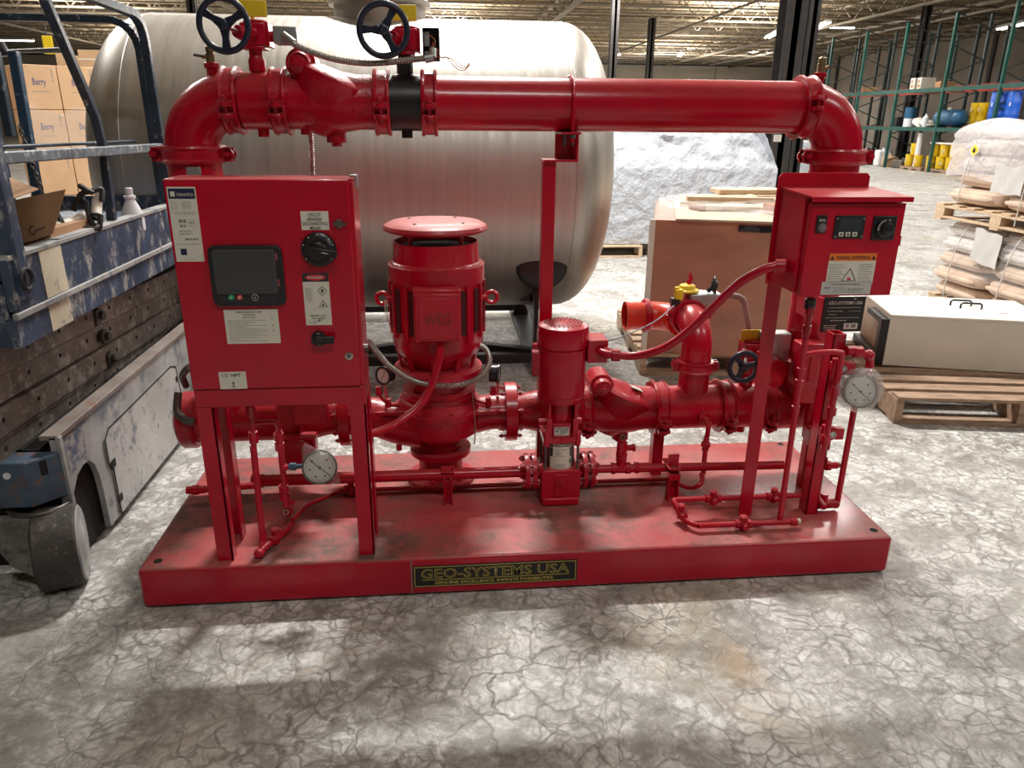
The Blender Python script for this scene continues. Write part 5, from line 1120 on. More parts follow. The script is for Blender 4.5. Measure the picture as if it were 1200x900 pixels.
for pts in ([at(86, 246, .84), at(95, 228, .83), at(108, 224, .84), at(119, 222, .86), at(119, 236, .84)], [at(94, 218, .85), at(100, 222, .82), at(109, 226, .83)], [at(100, 236, .83), at(104, 250, .80), at(108, 262, .79), at(116, 268, .78), at(118, 252, .80)], [at(66, 250, .72), at(73, 262, .69), at(72, 272, .68)], [at(74, 272, .72), at(92, 268, .74), at(110, 268, .76), at(115, 264, .78)], [at(100, 240, .84), at(96, 232, .85), at(92, 240, .84)]): b.tube(pts, .010, 6)
b.build('black_strap', mat('strap_black', (.02, .02, .022), .6, var=.2, bump=.4, bscale=80), tt)
pc = at(97, 276, .60)
MB().box(LX-.04, LX+.0, .50, .80, 1.0705, 1.0745).build('loose_board', mat('grey_slat', (.33, .33, .33), .6, var=.3), None, bev=.001); tag(COL.objects[-1], 'flat grey slat lying on the platform edge under the strapped tubes', 'slat')
# ================================================================== CARTON STACK behind the lift
def carton(loc, rz, sx, sy, sz, label, brand=True, group=None, face='front', m=CARD):
    t = thing('carton', label, 'box', loc, rz, group)
    MB().box(-sx/2, sx/2, -sy/2, sy/2, .002, sz-.002).build('carton_body', m, t, bev=.006, local=True)
    MB().box(-sx/2-.001, sx/2+.001, -.02, .02, sz-.0022, sz-.0005).build('tape', CREAM, t, local=True)
    if brand:
        text('Berry', 'brand_lettering', mat('faded_blue_ink', (.12, .11, .2), .6, var=.1), t, (-sx*.16, -sy/2-.001, sz*.50), X1, Z1, sz*.2, sx*.34, bold=.01, local=True)
        MB().box(-sx*.2, sx*.24, -sy/2-.0012, -sy/2-.0002, sz*.40, sz*.412).build('brand_rule', INKG, t, local=True)
    MB().box(sx*.36, sx*.385, -sy/2-.0012, -sy/2-.0002, sz*.72, sz*.92).box(sx*.355, sx*.39, -sy/2-.0012, -sy/2-.0002, sz*.64, sz*.68).build('handling_mark', INKG, t, local=True)
    return t
SY = 5.0; ang = math.radians(-28); dv = V((math.cos(ang), math.sin(ang), 0))
tl = at(14, 74, SY); s0 = V((at(14, 74, SY).x, SY, 0))
cs = .30; ch = .36
ang = math.radians(38); dv = V((math.cos(ang), math.sin(ang), 0))
base = V((tl.x, SY, 0))
pw = (['topmost', 'middle', 'lower', 'bottom'])
for j in range(4):
    z = tl.z - ch*(j+1)
    for i in range(2):
        p = base+dv*(cs*(i+.5)+.02)+V((-dv.y, dv.x, 0))*.21
        carton((p.x, p.y, z), ang, cs-.004, .42, ch, ('%s carton in the %s column of the stack behind the lift rail' % (pw[j], ('left', 'right')[i])) if z > .1 else '%s carton of the %s column, hidden low behind the lift' % (pw[j], ('left', 'right')[i]), j in (0, 1), 'cartons stacked behind the lift')
    p = base-dv*.34+V((-dv.y, dv.x, 0))*.34
    carton((p.x-.10, p.y+.02, z), ang+.2, .30, .36, ch-.01, '%s narrow carton at the left edge beside the dark gap of the carton stack' % pw[j], False, 'cartons stacked behind the lift')
# film over the second layer of cartons
g = V((-math.sin(-ang), 0, 0))
b = MB(); n = 26; vs = []; fs = []
for j in range(13):
    for i in range(n+1):
        u = i/n; zz = tl.z-ch-.00-(.40*j/12)+ (.035*math.sin(9*u+1)+.02*math.sin(23*u) if j == 0 else 0)
        q = base+dv*(.03+.60*u)-V((-dv.y, dv.x, 0))*(.010+.006*math.sin(31*u+2*j)+.004*math.sin(17*u-5*j)); vs.append((q.x, q.y, zz))
for j in range(12):
    for i in range(n): fs.append((j*(n+1)+i, (j+1)*(n+1)+i, (j+1)*(n+1)+i+1, j*(n+1)+i+1))
b.add(vs, fs); o = b.build('stretch_film', FILM2, None, ang=60); tag(o, 'crinkled clear film stretched over the second layer of printed cartons', 'film')
SY2 = 8.0
for i, (u0, u1, v0, v1) in enumerate(((64, 90, 62, 150), (90, 122, 58, 80), (90, 122, 80, 100), (90, 122, 100, 150))):
    a = at(u0, v0, SY2); c = at(u1, v1, SY2); t = thing('carton', ['carton of the farther stack seen between the rail brace and the tank', 'top carton beside the tank end, farther stack', 'second carton down beside the tank end, farther stack', 'third carton down beside the tank end, farther stack'][i], 'box', ((a.x+c.x)/2, SY2+.25, c.z), 0)
    MB().box(-(c.x-a.x)/2+.003, (c.x-a.x)/2-.003, -.25, .25, .001, a.z-c.z-.003).build('carton_body', CARD, t, bev=.005, local=True); MB().box(-(c.x-a.x)/2+.003, (c.x-a.x)/2-.003, -.252, -.25, (a.z-c.z)*.45, (a.z-c.z)*.52).build('tape', CREAM, t, local=True)
a = at(64, 130, SY2); c = at(122, 150, SY2)
t = thing('carton', 'tall base carton under the farther stack behind the lift', 'box', ((a.x+c.x)/2, SY2+.25, 0), 0)
MB().box(-(c.x-a.x)/2, (c.x-a.x)/2, -.24, .24, .0, c.z-.002).build('carton_body', CARD, t, bev=.005, local=True); MB().box(-.02, .02, -.242, -.24, .02, c.z-.05).build('tape', CREAM, t, local=True)
t = thing('wall_sign', 'small yellow sign hanging above the cartons behind the rail', 'sign', at(56, 50, 6), 0)
p = at(56, 50, 6); MB().box(-.045, .045, -.004, .004, -.10, .06).build('sign_panel', YEL, t, local=True, bev=.003); MB().cyl((0, 0, .06), (0, 0, CEIL-.66-p.z), .006, n=6).build('hanger', DARKST, t, local=True)
# ================================================================== WRAPPED CRATE on its pallet
def pallet(name, label, loc, rz, w=1.2, d=1.0, n=7, h=.13, m=WOOD, blocks=False, group=None, gap=None):
    """deck boards run along x; stringers along y. w = along x, d = along y, origin at the front-left corner"""
    t = thing(name, label, 'pallet', loc, rz, group); bw = .09; th = .017
    def bd(name_, x0, x1, y0, y1, z0, z1): return MB().box(x0, x1, y0, y1, z0, z1).build(name_, m, t, bev=.002, seg=1, local=True)
    dm = None
    for i in range(n):
        y = (d-bw)*i/(n-1)
        if dm is None:
            o = bd('deck_board', 0, w, 0, bw, h-th, h); dm = o
        else:
            o = dm.copy(); COL.objects.link(o); o.parent = t
        o.location = (random.uniform(-.006, .006), y, random.uniform(-.002, .001))
    for y in (0, (d-bw)/2, d-bw): bd('bottom_board', 0, w, y, y+bw, 0, th)
    sm_ = None
    for x in (0, w/2-.045, w-.09) if blocks else ():
        bd('top_rail', x, x+.09, 0, d, h-2*th, h-th-.001); bd('bottom_rail', x, x+.09, 0, d, 0.001+th, 2*th)
        for y in (0, (d-.11)/2, d-.11): bd('block', x, x+.09, y, y+.11, 2*th, h-2*th-.0005)
    for x in () if blocks else (0, w/2-.019, w-.038):
        # stringer with two fork notches
        poly = [(0, th), (0, h-th), (d, h-th), (d, th), (d*.80, th), (d*.78, th+.036), (d*.60, th+.036), (d*.58, th), (d*.42, th), (d*.40, th+.036), (d*.22, th+.036), (d*.20, th)]
        MB().prism(poly, (x, 0, 0), Y1, Z1, (.038, 0, 0)).build('stringer', m, t, bev=.0, local=True)
    return t
pb = atz(727, 372, .13); pf = V((2.13, 2.12, .13)); pa = math.atan2(-(pb.x-pf.x), pb.y-pf.y)
CA = -.285
pallet('pallet', 'pale wooden pallet under the wrapped brown crate', (pf.x, pf.y, 0), pa*1.15, 1.15, 1.15, 8)
cr = thing('wrapped_crate', 'film-wrapped brown board crate on a pallet behind the right side of the skid', 'crate', (2.16, 2.2, .13))
e0 = V((2.165, 2.17, 0)); dX = V((math.cos(CA), math.sin(CA), 0)); dY = V((-dX.y, dX.x, 0)); CH = .79
b = MB(); p = [e0, e0+dX*1.06, e0+dX*1.06+dY*1.05, e0+dY*1.05]
b.add([q+V((0,0,.13)) for q in p]+[q+V((0,0,.13+CH)) for q in p], [(0,3,2,1),(4,5,6,7),(0,1,5,4),(1,2,6,5),(2,3,7,6),(3,0,4,7)]); b.build('crate_body', CRATEM, cr, bev=.006)
MB().beam(e0+dX*-.008+V((0,-.006,.13)), e0+dX*-.008+V((0,-.006,.13+CH)), .03, .02).build('edge_board', CREAM, cr)
MB().obox(e0+dX*.72+dY*-.004+V((0,0,.13+CH-.035)), .50, .012, .035, dX, dY).build('hand_slot', HOLE, cr, bev=.004)
MB().obox(e0+dX*.60+dY*.5+V((0,0,.13+CH+.006)), .96, 1.06, .012, dX, dY).build('lid', mat('lid_board', (.5, .4, .28), .65, var=.12), cr, bev=.003)
n = 30; m_ = 10; vs = []; fs = []
for j in range(m_+1):
    for i in range(n+1):
        u = i/n; q = e0+dX*(1.06*u)-dY*(.008+.006*math.sin(13*u+3*j)+.004*math.sin(29*u-7*j))+V((0, 0, .14+CH*j/m_)); vs.append(q)
for j in range(m_):
    for i in range(n): fs.append((j*(n+1)+i, j*(n+1)+i+1, (j+1)*(n+1)+i+1, (j+1)*(n+1)+i))
MB().add(vs, fs).build('stretch_wrap', FILM3, cr, ang=60)
bl = ['short pale board with a sawn end at the left of the crate top', 'long pale board lying crosswise at the back of the crate top', 'long pale board in front of the back one on the crate', 'slanting board across the middle of the crate top', 'board with a split end at the front of the crate top', 'board resting behind the cabinet on the crate top', 'cut block with a reddish end beside the red cabinet, on the crate', 'short reddish block near the left boards on the crate']
BD = [((803, 226), (822, 238), 2.75, .10, .03), ((800, 218), (915, 224), 3.15, .12, .03), ((815, 226), (915, 234), 2.95, .14, .025), ((806, 219), (905, 245), 2.7, .06, .03), ((822, 240), (915, 252), 2.5, .08, .03), ((838, 216), (915, 216), 3.25, .2, .03), ((899, 247), (912, 249), 2.35, .07, .055), ((812, 232), (826, 234), 2.55, .05, .03)]
for i, ((u0, v0), (u1, v1), Y, ww, hh) in enumerate(BD):
    a = at(u0, v0, Y); c = at(u1, v1, Y-.1 if i not in (1, 2, 5) else Y); z = .13+CH+.014+hh/2+[0, 0, 0, .035, 0, .035, .0, 0][i]
    a.z = c.z = z
    o = MB().beam(a, c, ww, hh).build('loose_board', WOOD if i < 6 else mat('reddish_block', (.42, .17, .09), .7, var=.15), None, bev=.002); tag(o, bl[i], 'board', None)
vs = []; fs = []
for j in range(11):
    for i in range(25):
        u = i/24; q = e0+dX*(.02+1.02*u)+dY*(.9*j/10)+V((0, 0, .13+CH+.065+.025*math.sin(5*u+j)*math.sin(j*.9)+.012*math.sin(19*u+3*j)-(.05 if j == 0 else 0)-.03*abs(u-.5))); vs.append(q)
for j in range(10):
    for i in range(24): fs.append((j*25+i, j*25+i+1, (j+1)*25+i+1, (j+1)*25+i))
o = MB().add(vs, fs).build('stretch_film', FILM2, None, ang=60); tag(o, 'loose clear film draped over the boards on the crate', 'film')
o = MB().ell(e0+dX*.62+dY*.93+V((0,0,.13+CH+.012+.03)), .05, .04, .032, 14, 8).build('tape_roll', mat('pale_yellow_foam', (.75, .68, .35), .6, var=.1), None); tag(o, 'small pale yellow lump at the back of the crate top', 'foam'); o.location.z += 0
# ================================================================== WHITE SHEETED SACK STACK
wh = thing('sheeted_sack_stack', 'tall heap of sacks under crumpled white sheeting, between the tank and the far column', 'sacks', (3.3, 6.9, 0))
vs = []; fs = []; nx, nz = 120, 60
from mathutils import noise as mn
def wrap(u, w_):   # u around the front and right side, w_ up
    x = 1.95+2.72*min(u, .80)/.80; y = 6.2+1.6*max(0, u-.80)/.20; z = .14+1.50*w_
    top = max(0, (w_-.55)/.45); x -= top*.36*max(0, (min(u, .8)/.8-.55)/.45); y += top*.35*(1 if u < .8 else 0)+.12*math.sin(math.pi*w_)*-.5
    nv = mn.noise(V((x*2.3, y*2.3, z*3.)))*.14*top+mn.noise(V((x*7, y*6, z*9)))*.07*(.2+top)+(.5-abs(mn.noise(V((x*4.1+5+z, y*3+2, z*4)))))*.22*top
    return V((x+nv*.5*(u > .8), y-nv, z+mn.noise(V((x*3, 1, y*2)))*.14*top))
for j in range(nz+1):
    for i in range(nx+1): vs.append(wrap(i/nx, j/nz))
for j in range(nz):
    for i in range(nx): fs.append((j*(nx+1)+i, j*(nx+1)+i+1, (j+1)*(nx+1)+i+1, (j+1)*(nx+1)+i))
t0 = len(vs)
for i in range(nx+1): p_ = vs[nz*(nx+1)+i]; vs.append(V((min(p_.x, 4.2)*.96+.1, 7.6, p_.z+.02)))
for i in range(nx): fs.append((nz*(nx+1)+i, nz*(nx+1)+i+1, t0+i+1, t0+i))
MB().add(vs, fs).build('sheeting', WHITEP, wh, ang=28)
for i in range(3): MB().box(2.0+.9*i, 2.85+.9*i, 6.45, 7.3, .15, 1.25).build('sack_core', WHITEP, wh, bev=.15, seg=4)
pallet('pallet', 'yellowish pallet under the white sheeted sacks', (1.95, 6.12, 0), 0, 1.25, 1.2, 7, m=WOOD)
pallet('pallet', 'second pallet under the white sheeted sacks, toward the column', (3.3, 6.12, 0), 0, 1.25, 1.2, 7, m=WOOD)
# small white pile and carton beyond, near the column foot
for nm, lb, ct, u0, u1, v0, v1, Y, m in (('wrapped_bale', 'white film-wrapped bale right of the brown column', 'bale', 916, 950, 165, 212, 11.5, WHITEP), ('carton', 'brown carton between the white sheeting and the brown column', 'box', 880, 893, 163, 190, 12.5, CARD2)):
    a = at(u0, v0, Y); c = at(u1, v1, Y); t = thing(nm, lb, ct, ((a.x+c.x)/2, Y+.4, 0)); w_ = (c.x-a.x)/2
    MB().box(-w_, w_, -.4, .4, .0, a.z).build('body', m, t, bev=.03, seg=3, local=True)
    MB().box(-w_*.96, w_*.96, -.405, -.39, a.z*.45, a.z*.52).build('band', CREAM, t, local=True)
t = thing('paper_notice', 'white paper notice taped on the brown column', 'notice', (6.13, 9.34, 1.2)); p = at(911, 162, 9.34)
t.location = (p.x, 9.34, p.z); MB().box(-.06, .06, -.004, -.001, -.05, .05).build('sheet', WHITEL, t, local=True); lines('print', INKG, t, (-.05, -.005, -.04), X1, Z1, [(.01, .09, .01+.02*k, .005) for k in range(4)], local=True)
# ================================================================== WHITE EQUIPMENT BOX on the right-hand pallet
pallet('pallet', 'weathered wooden pallet under the cream equipment box at the right', (3.235, 1.27, 0), math.radians(-9), 1.25, 1.05, 8, .145, WOODD)
wb = thing('equipment_box', 'cream sheet-metal box with a black handle on top, on the right-hand pallet', 'box', (3.444, 1.768, .147), math.radians(-15.5))
MB().box(0, .84, 0, .52, 0, .285).build('box_body', CREAM, wb, bev=.003, local=True)
MB().box(-.003, .843, -.004, .524, .283, .298).build('lid', CREAMT, wb, bev=.003, local=True)
b = MB(); b.box(-.006, .0, -.002, .055, 0, .27); b.box(-.045, 0, -.004, .050, .255, .27); b.box(-.05, 0, -.004, .14, -.001, .045); b.box(-.05, -.003, .0, .045, 0, .27)
b = MB(); b.box(-.055, -.002, .005, .06, .0, .268); b.box(-.055, -.002, .005, .30, .235, .268); b.box(-.055, -.002, .005, .52, .0, .05)
b = MB(); b.prism([(.0, .0), (.0, .268), (.30, .268), (.30, .235), (.06, .235), (.06, .05), (.50, .05), (.50, .0)], (-.042, .004, 0), Y1, Z1, (.040, 0, 0)); b.build('side_bracket', BLACK, wb, bev=.002, local=True)
for i, yy in enumerate((.24, .31)):
    b = MB(); q = .44-.03*i; b.tube([(q, yy, .298), (q, yy, .322), (q+.012, yy, .33), (q+.10, yy, .33), (q+.112, yy, .322), (q+.112, yy, .298)], .006, 8, sm=False); b.build('handle', BLACK, wb, local=True)
MB().box(.62, .66, .14, .17, .2982, .299).build('pink_sticker', mat('pink_sticker', (.85, .25, .4), .5, var=.05), wb, local=True)
# ================================================================== STACKED SACK PALLETS at the right edge
SX0, SX1, SYa, SYb = 5.0, 6.1, 2.45, 3.68
def sackrow(z, n, w_, h, label, wrapm, inset=0):
    for i in range(n):
        y = SYa+(SYb-SYa)*(i+.5)/n; t = thing('paper_sack', label % (['nearest', 'middle', 'far', 'farthest'][i] if n > 2 else ['near', 'far'][i]), 'sack', (SX0+.28+inset, y, z), 0)
        hw = (SYb-SYa)/n/2*1.0
        b = MB().ell((0, 0, h/2), .34, hw*.985, h*.5, 28, 14, None, .45); o = b.build('sack_body', wrapm, t, local=True)
        MB().ell((-.335, 0, h/2), .02, hw*.8, h*.16, 12, 8, None, .6).build('sack_fold', wrapm, t, local=True)
pallet('pallet', 'wooden pallet on the floor under the lower sacks at the right', (SX0, SYa-.05, 0), 0, 1.1, 1.3, 8, blocks=True)
rows = [(.135, 'bottom', SACK, .04), (.255, 'second', SACK, .0), (.375, 'third', SACK, .02), (.495, 'fourth', SACKW, .03), (.605, 'top', SACKW, .06)]
for z, nm, m, ins in rows: sackrow(z, 2, .3, .125, '%%s tan sack in the %s layer of the lower pallet at the right' % nm if m is SACK else '%%s whitish sack in the %s layer of the lower pallet at the right' % nm, m, ins)
MB().box(SX0+.72, SX1, SYa+.05, SYb-.05, .14, .70).build('sack_core', SACK, None, bev=.05); tag(COL.objects[-1], 'inner sacks filling the lower pallet behind its outer row', 'sack')
pallet('pallet', 'pale pallet carrying the upper sack load at the right edge', (SX0-.09, SYa-.12, .73), 0, 1.2, 1.36, 8, blocks=True)
z0 = .865
for z, nm, m, ins in ((z0, 'bottom', SACK, .0), (z0+.12, 'second', SACK, .05), (z0+.24, 'third', SACKW, .04), (z0+.36, 'fourth', SACKW, .06), (z0+.475, 'top', SACKW, .12)): sackrow(z, 2, .3, .125, '%%s sack in the %s layer of the upper load at the right' % nm, m, ins)
MB().box(SX0+.78, SX1, SYa+.05, SYb-.1, z0+.005, z0+.56).build('sack_core', SACKW, None, bev=.06); tag(COL.objects[-1], 'inner sacks filling the upper load behind its outer row', 'sack')
# clear wrap film, cords, papers
def film(z0, z1, label, x=SX0-.065):
    vs = []; fs = []; n, m_ = 36, 12
    for j in range(m_+1):
        for i in range(n+1):
            u = i/n; w_ = j/m_
            if u < .8: q = V((x, SYa+(SYb-SYa+.02)*u/.8, 0))
            else: q = V((x+.35*(u-.8)/.2, SYb+.01, 0))
            q.x += .12*max(0, w_-.8)/.2; q.y -= .14*(max(0, w_-.75)/.25)**2+.012*math.sin(23*u+5*j); q.y += .01*math.sin(31*u+3*j); q.z = z0+(z1-z0)*w_+.015*math.sin(12*u); vs.append(q)
    for j in range(m_):
        for i in range(n): fs.append((j*(n+1)+i, j*(n+1)+i+1, (j+1)*(n+1)+i+1, (j+1)*(n+1)+i))
    o = MB().add(vs, fs).build('stretch_film', FILM2, None, ang=60); tag(o, label, 'film')
film(z0+.20, z0+.615, 'clear film around the upper white sacks at the right edge'); COL.objects[-1].data.materials[0] = FILM4
film(.36, .71, 'clear film around the lower sack load at the right edge')
CORD = mat('white_cord', (.72, .7, .66), .6, var=.05)
for i, (y, zz0, zz1, lb) in enumerate(((3.42, .78, 1.44, 'white cord down the upper sack load, nearer the racks'), (2.78, .78, 1.42, 'white cord down the upper sack load, at the right edge'), (3.36, .14, .72, 'white cord down the lower sack load, nearer the racks'), (2.80, .14, .72, 'white cord down the lower sack load, at the right edge'))):
    o = MB().tube([(SX0-.08, y+.05, zz0), (SX0-.088, y+.03, zz0+.2), (SX0-.085, y, zz0+.4), (SX0-.03, y-.02, zz1), (SX0+.10, y-.03, zz1+.03)], .0042, 8).build('cord', CORD, None); tag(o, lb, 'cord')
for (y, z, s, sz, lb) in ((2.98, .985, .30, .19, 'white paper sheet under the film of the upper load'), (3.05, .46, .28, .24, 'creased white paper sheet on the lower load')):
    vs = []; fs = []
    for j in range(7):
        for i in range(9): vs.append((SX0-.084-.004*math.sin(i*1.7+j), y-s/2+s*i/8, z+sz*j/6+.006*math.sin(i*1.3)+(.03*(i/8) if sz > .22 else 0)))
    for j in range(6):
        for i in range(8): fs.append((j*9+i, j*9+i+1, (j+1)*9+i+1, (j+1)*9+i))
    o = MB().add(vs, fs).build('paper_sheet', PAPER, None, ang=40); tag(o, lb, 'paper')
t = thing('hazard_label', 'small yellow diamond label on the upper sacks', 'label', (SX0-.092, 3.52, 1.24)); q = atx(1142, 176, SX0-.092); t.location = q
MB().obox((0, 0, 0), .002, .075, .075, X1, V((0, .707, .707))).build('label_sheet', WHITEL, t, local=True); MB().obox((-.0015, 0, 0), .001, .062, .062, X1, V((0, .707, .707))).build('yellow_field', YEL, t, local=True); MB().obox((-.003, 0, 0), .001, .018, .034).obox((-.003, 0, -.005), .001, .03, .012).build('hazard_mark', INK, t, local=True)
# ================================================================== PALLET RACKING along the right wall
rk = thing('pallet_rack', 'long green pallet racking along the right-hand wall', 'rack', (16.9, 24, 0))
RX0, RX1 = 16.35, 17.45; ups = [13.6+2.45*i for i in range(8)]
pm = MB().box(-.04, .04, -.04, .04, 0, 4.55).build('upright', RACKG, rk, local=True); pm.location = (RX0-16.9, ups[0]-24, 0)
pd = MB().box(-.04, .04, -.04, .04, 0, 4.55).build('upright', RACKD, rk, local=True); pd.location = (RX1-16.9, ups[0]-24, 0)
b = MB()
for k in range(5): b.beam((0, 0, .2+.88*k), (RX1-RX0, 0, .62+.88*k), .03, .03); b.beam((RX1-RX0, 0, .62+.88*k), (0, 0, 1.05+.88*k), .03, .03)
br = b.build('frame_brace', RACKD, rk, local=True); br.location = (RX0-16.9, ups[0]-24, 0)
for y in ups[1:]:
    for s in (pm, pd, br): o = s.copy(); COL.objects.link(o); o.parent = rk; o.location = (s.location.x, y-24, 0)
bg = MB().box(-.03, .03, .04, 2.41, -.06, .06).build('load_beam', RACKG, rk, local=True); brr = MB().box(-.03, .03, .04, 2.41, -.055, .055).build('load_beam', RACKR, rk, local=True); dk = MB().box(.03, RX1-RX0-.03, .05, 2.4, .03, .05).build('shelf_deck', RACKD, rk, local=True)
cl = MB().box(-.035, -.028, .02, .05, -.03, .03).build('beam_clip', WHITEL, rk, local=True)
first = True
for z in (1.28, 2.44):
    for y in ups[:-1]:
        for s, x in ((bg, RX0), (brr, RX1), (dk, RX0), (cl, RX0)):
            if s is dk and z > 2: continue
            if first: o = s
            else: o = s.copy(); COL.objects.link(o); o.parent = rk
            o.location = (x-16.9, y-24, z)
        first = False
# back row seen through the first: uprights only
r2 = thing('pallet_rack', 'darker second rack row behind the green racking', 'rack', (18.6, 24, 0))
for i, y in enumerate([15+2.45*i for i in range(7)]):
    for x in (18.1, 19.1):
        if i == 0 and x == 18.1: p0_ = MB().box(-.04, .04, -.04, .04, 0, 4.4).build('upright', RACKD, r2, local=True); o = p0_
        else: o = p0_.copy(); COL.objects.link(o); o.parent = r2
        o.location = (x-18.6, y-24, 0)
for z in (1.3, 2.6):
    MB().box(-.53, -.47, -9, 7, z-.05, z+.05).build('load_beam', RACKR, r2, local=True)
# ---- pails on the rack floor
def pail_proto(label, loc):
    t = thing('pail', label, 'bucket', loc, 0, 'yellow pails on the rack floor')
    MB().lathe([(.125, 0), (.128, .005), (.140, .30), (.146, .302), (.146, .325), (.140, .33)], (0, 0, 0), Z1, 20).build('pail_body', YELP, t, local=True)
    MB().lathe([(.148, .328), (.15, .332), (.15, .352), (.14, .356), (.13, .350)], (0, 0, 0), Z1, 20).build('lid', YELP, t, local=True)
    MB().box(-.1425, -.139, -.05, .05, .10, .23).build('pail_label', mat('pail_label', (.62, .5, .2), .5, var=.4, vscale=20), t, local=True)
    return t
pw2 = {0: 'lower', 1: 'upper'}; proto = None; ordn = ['first', 'second', 'third', 'fourth', 'fifth', 'sixth']
for row, us in ((0, (1064, 1074, 1089, 1100.5, 1112, 1121)), (1, (1068, 1092, 1103, 1114.5, 1124.5))):
    for k, u in enumerate(us):
        y = atx(u, 190, 16.5).y; lb = '%s yellow pail from the left in the %s row on the rack floor' % (ordn[k], pw2[row]); loc = (16.55, y, .12+.36*row)
        if proto is None: proto = pail_proto(lb, loc)
        else: dup(proto, loc, .3*k, lb)
for y0 in (21.55, 19.45): pallet('pallet', 'dark pallet under the %s yellow pails' % ('left' if y0 > 21 else 'right'), (16.38, y0-.15, 0), 0, .9, 1.15 if y0 > 21 else 1.9, 6, .12, WOODD)
p = atx(1079.5, 166, 16.55); t = thing('cardboard_tube', 'tall white tube between the upper yellow pails', 'tube', (16.5, p.y, .12)); MB().cyl((0, 0, 0), (0, 0, 1.02), .085, n=20).build('tube_body', WHITEB, t, local=True); MB().cyl((0, 0, 1.02), (0, 0, 1.04), .08, n=20).build('end_cap', CREAM, t, local=True)
p = atx(1110, 166, 16.5); o = MB().box(16.4, 16.8, 19.5, 21.2, .845, .90).build('foam_sheet', WHITEL, None, bev=.01); tag(o, 'white sheet lying across the upper yellow pails', 'sheet')
# ---- shelf load
ZS = 1.335
t = thing('air_tank', 'blue horizontal tank lying on the lower green shelf', 'tank', (16.85, 21.1, ZS)); MB().lathe([(.0, -.68), (.14, -.64), (.23, -.52), (.25, -.42), (.25, .42), (.23, .52), (.14, .64), (.0, .68)], (0, 0, .28), Y1, 28).build('tank_body', BLUET, t, local=True)
for s in (-.35, .35): MB().box(-.15, .15, s-.03, s+.03, 0, .06).build('foot', BLACK, t, local=True)
MB().cyl((0, .1, .5), (0, .1, .60), .06, n=14).build('fitting', WHITEL, t, local=True)
t = thing('drum', 'small blue and white drum on the shelf left of the blue tank', 'drum', (16.8, 23.15, ZS)); MB().cyl((0, 0, 0), (0, 0, .27), .17, n=20).build('drum_base', WHITEB, t, local=True); MB().cyl((0, 0, .27), (0, 0, .62), .172, n=20).build('drum_top', BLUET, t, local=True)
t = thing('sack_pile', 'loose pile of pale sacks on the lower green shelf', 'sacks', (16.8, 22.25, ZS)); 
for i in range(4): MB().ell((0, -.25+.16*i, .07+.07*(i % 2)), .3, .2, .08, 16, 8, Matrix.Rotation(.3*i, 3, 'X')).build('sack', CREAM, t, local=True)
t = thing('jug', 'white upright bottle beside the blue tank on the shelf', 'bottle', (16.6, 21.95, ZS)); MB().lathe([(.08, 0), (.08, .3), (.03, .36), (.03, .42)], (0, 0, 0), Z1, 14).build('jug_body', WHITEB, t, local=True); MB().cyl((0, 0, .42), (0, 0, .45), .035, n=10).build('cap', BLACKP, t, local=True)
t = thing('black_case', 'black case on the shelf left of the small drum', 'case', (16.8, 23.75, ZS)); MB().box(-.2, .2, -.2, .2, 0, .32).build('case_body', BLACKP, t, bev=.02, local=True); MB().box(-.205, -.2, -.06, .06, .22, .26).build('handle', DARKST, t, local=True)
for i, (y, z, x) in enumerate(((20.5, ZS+.1, 17.2), (20.15, ZS+.1, 17.2), (20.5, ZS+.46, 17.2), (20.15, ZS+.46, 17.2), (19.7, ZS+.1, 17.2), (19.7, ZS+.46, 17.2))):
    dup(proto, (x, y, z-.1), 0, ['lower left yellow pail at the back of the shelf behind the tank', 'lower middle yellow pail at the back of the shelf', 'upper left yellow pail at the back of the shelf behind the tank', 'upper middle yellow pail at the back of the shelf', 'lower right yellow pail at the back of the shelf', 'upper right yellow pail at the back of the shelf'][i], 'yellow pails at the back of the shelf')
dp = None
pallet('pallet', 'pallet on the shelf under the blue drums', (16.4, 16.5, ZS), 0, .9, 2.7, 8, .10, WOODD)
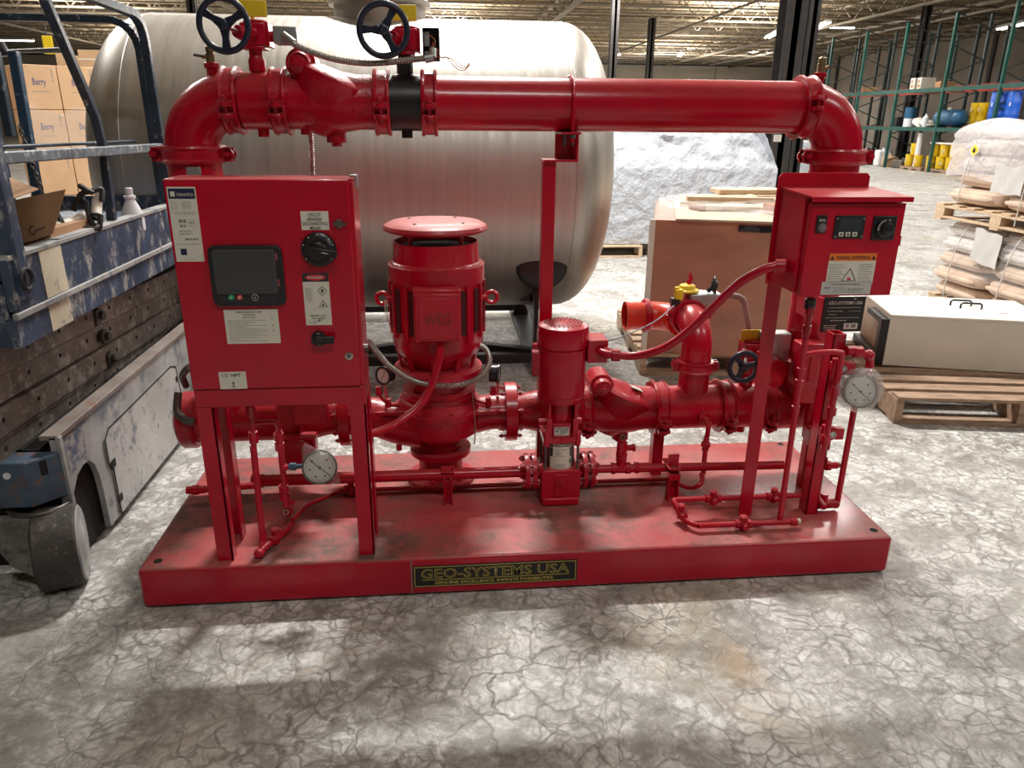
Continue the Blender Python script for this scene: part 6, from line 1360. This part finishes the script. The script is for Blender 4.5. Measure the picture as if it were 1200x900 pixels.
for i, u in enumerate((1160, 1179, 1196)):
    y = 18.78-.63*i; lb = ['left blue drum on the shelf behind the sack load', 'middle blue drum on the shelf behind the sack load', 'right blue drum at the picture edge'][i]
    if dp is None:
        dp = thing('drum', lb, 'drum', (16.7, y, ZS+.10), 0, 'blue drums on the rack'); MB().lathe([(.27, 0), (.285, .03), (.29, .25), (.296, .27), (.29, .29), (.29, .55), (.296, .57), (.29, .59), (.285, .84), (.27, .87), (.26, .855)], (0, 0, 0), Z1, 32).build('drum_body', BLUED, dp, local=True); MB().lathe([(.04, 0), (.04, .02)], (.12, 0, .856), Z1, 12).build('bung', BLUED, dp, local=True); MB().box(-.2975, -.290, -.03, .01, .48, .58).build('drum_label', WHITEB, dp, local=True)
    else: dup(dp, (16.7, y, ZS+.10), .2*i, lb)
for i, (u, v, Y0, s, lb) in enumerate(((1078, 95, 0, .24, 'pale printed carton on the upper green beam, left one'), (1086, 95, 0, .2, 'pale printed carton on the upper green beam, right one'), (1108, 97, 0, .3, 'brown carton on the upper green beam'), (1018, 104, 0, .25, 'small box at the far end of the upper beam'))):
    p = atx(u, v, 16.9); t = thing('carton', lb, 'box', (16.9, p.y, 2.50), 0); m = WHITEL if i < 2 else CARD2
    MB().box(-.25, .25, -s/2, s/2, 0, .36 if i < 2 else .2).build('carton_body', m, t, bev=.01, local=True); MB().box(-.255, -.25, -s*.3, s*.3, .06, .16).box(-.255, -.25, -s*.1, s*.3, .2, .30 if i < 2 else .19).build('print', CARD2, t, local=True)
    MB().box(-.5, .5, -s/2-.05, s/2+.05, -.10, -.0).build('under_board', WOODD, t, local=True)
for i, (y, s, h, m, lb, nm, ct) in enumerate(((24.2, .3, .55, WHITEB, 'white container on the rack floor left of the pails', 'container', 'container'), (23.7, .24, .36, CARD, 'small brown carton on the rack floor', 'carton', 'box'), (25.2, .5, .5, BLACKP, 'dark machine part on the rack floor, far bay', 'machine_part', 'machine'), (22.9, .5, .28, mat('dark_pile', (.1, .085, .075), .6, var=.3), 'dark heap of hose on the rack floor beside the pails', 'hose_heap', 'hose'))):
    t = thing(nm, lb, ct, (16.7, y, 0)); MB().box(-.25, .25, -s/2, s/2, 0, h).build('body', m, t, bev=.06, seg=3, local=True); MB().cyl((0, 0, h), (0, 0, h+.08), .05, n=12).build('top', m, t, local=True)
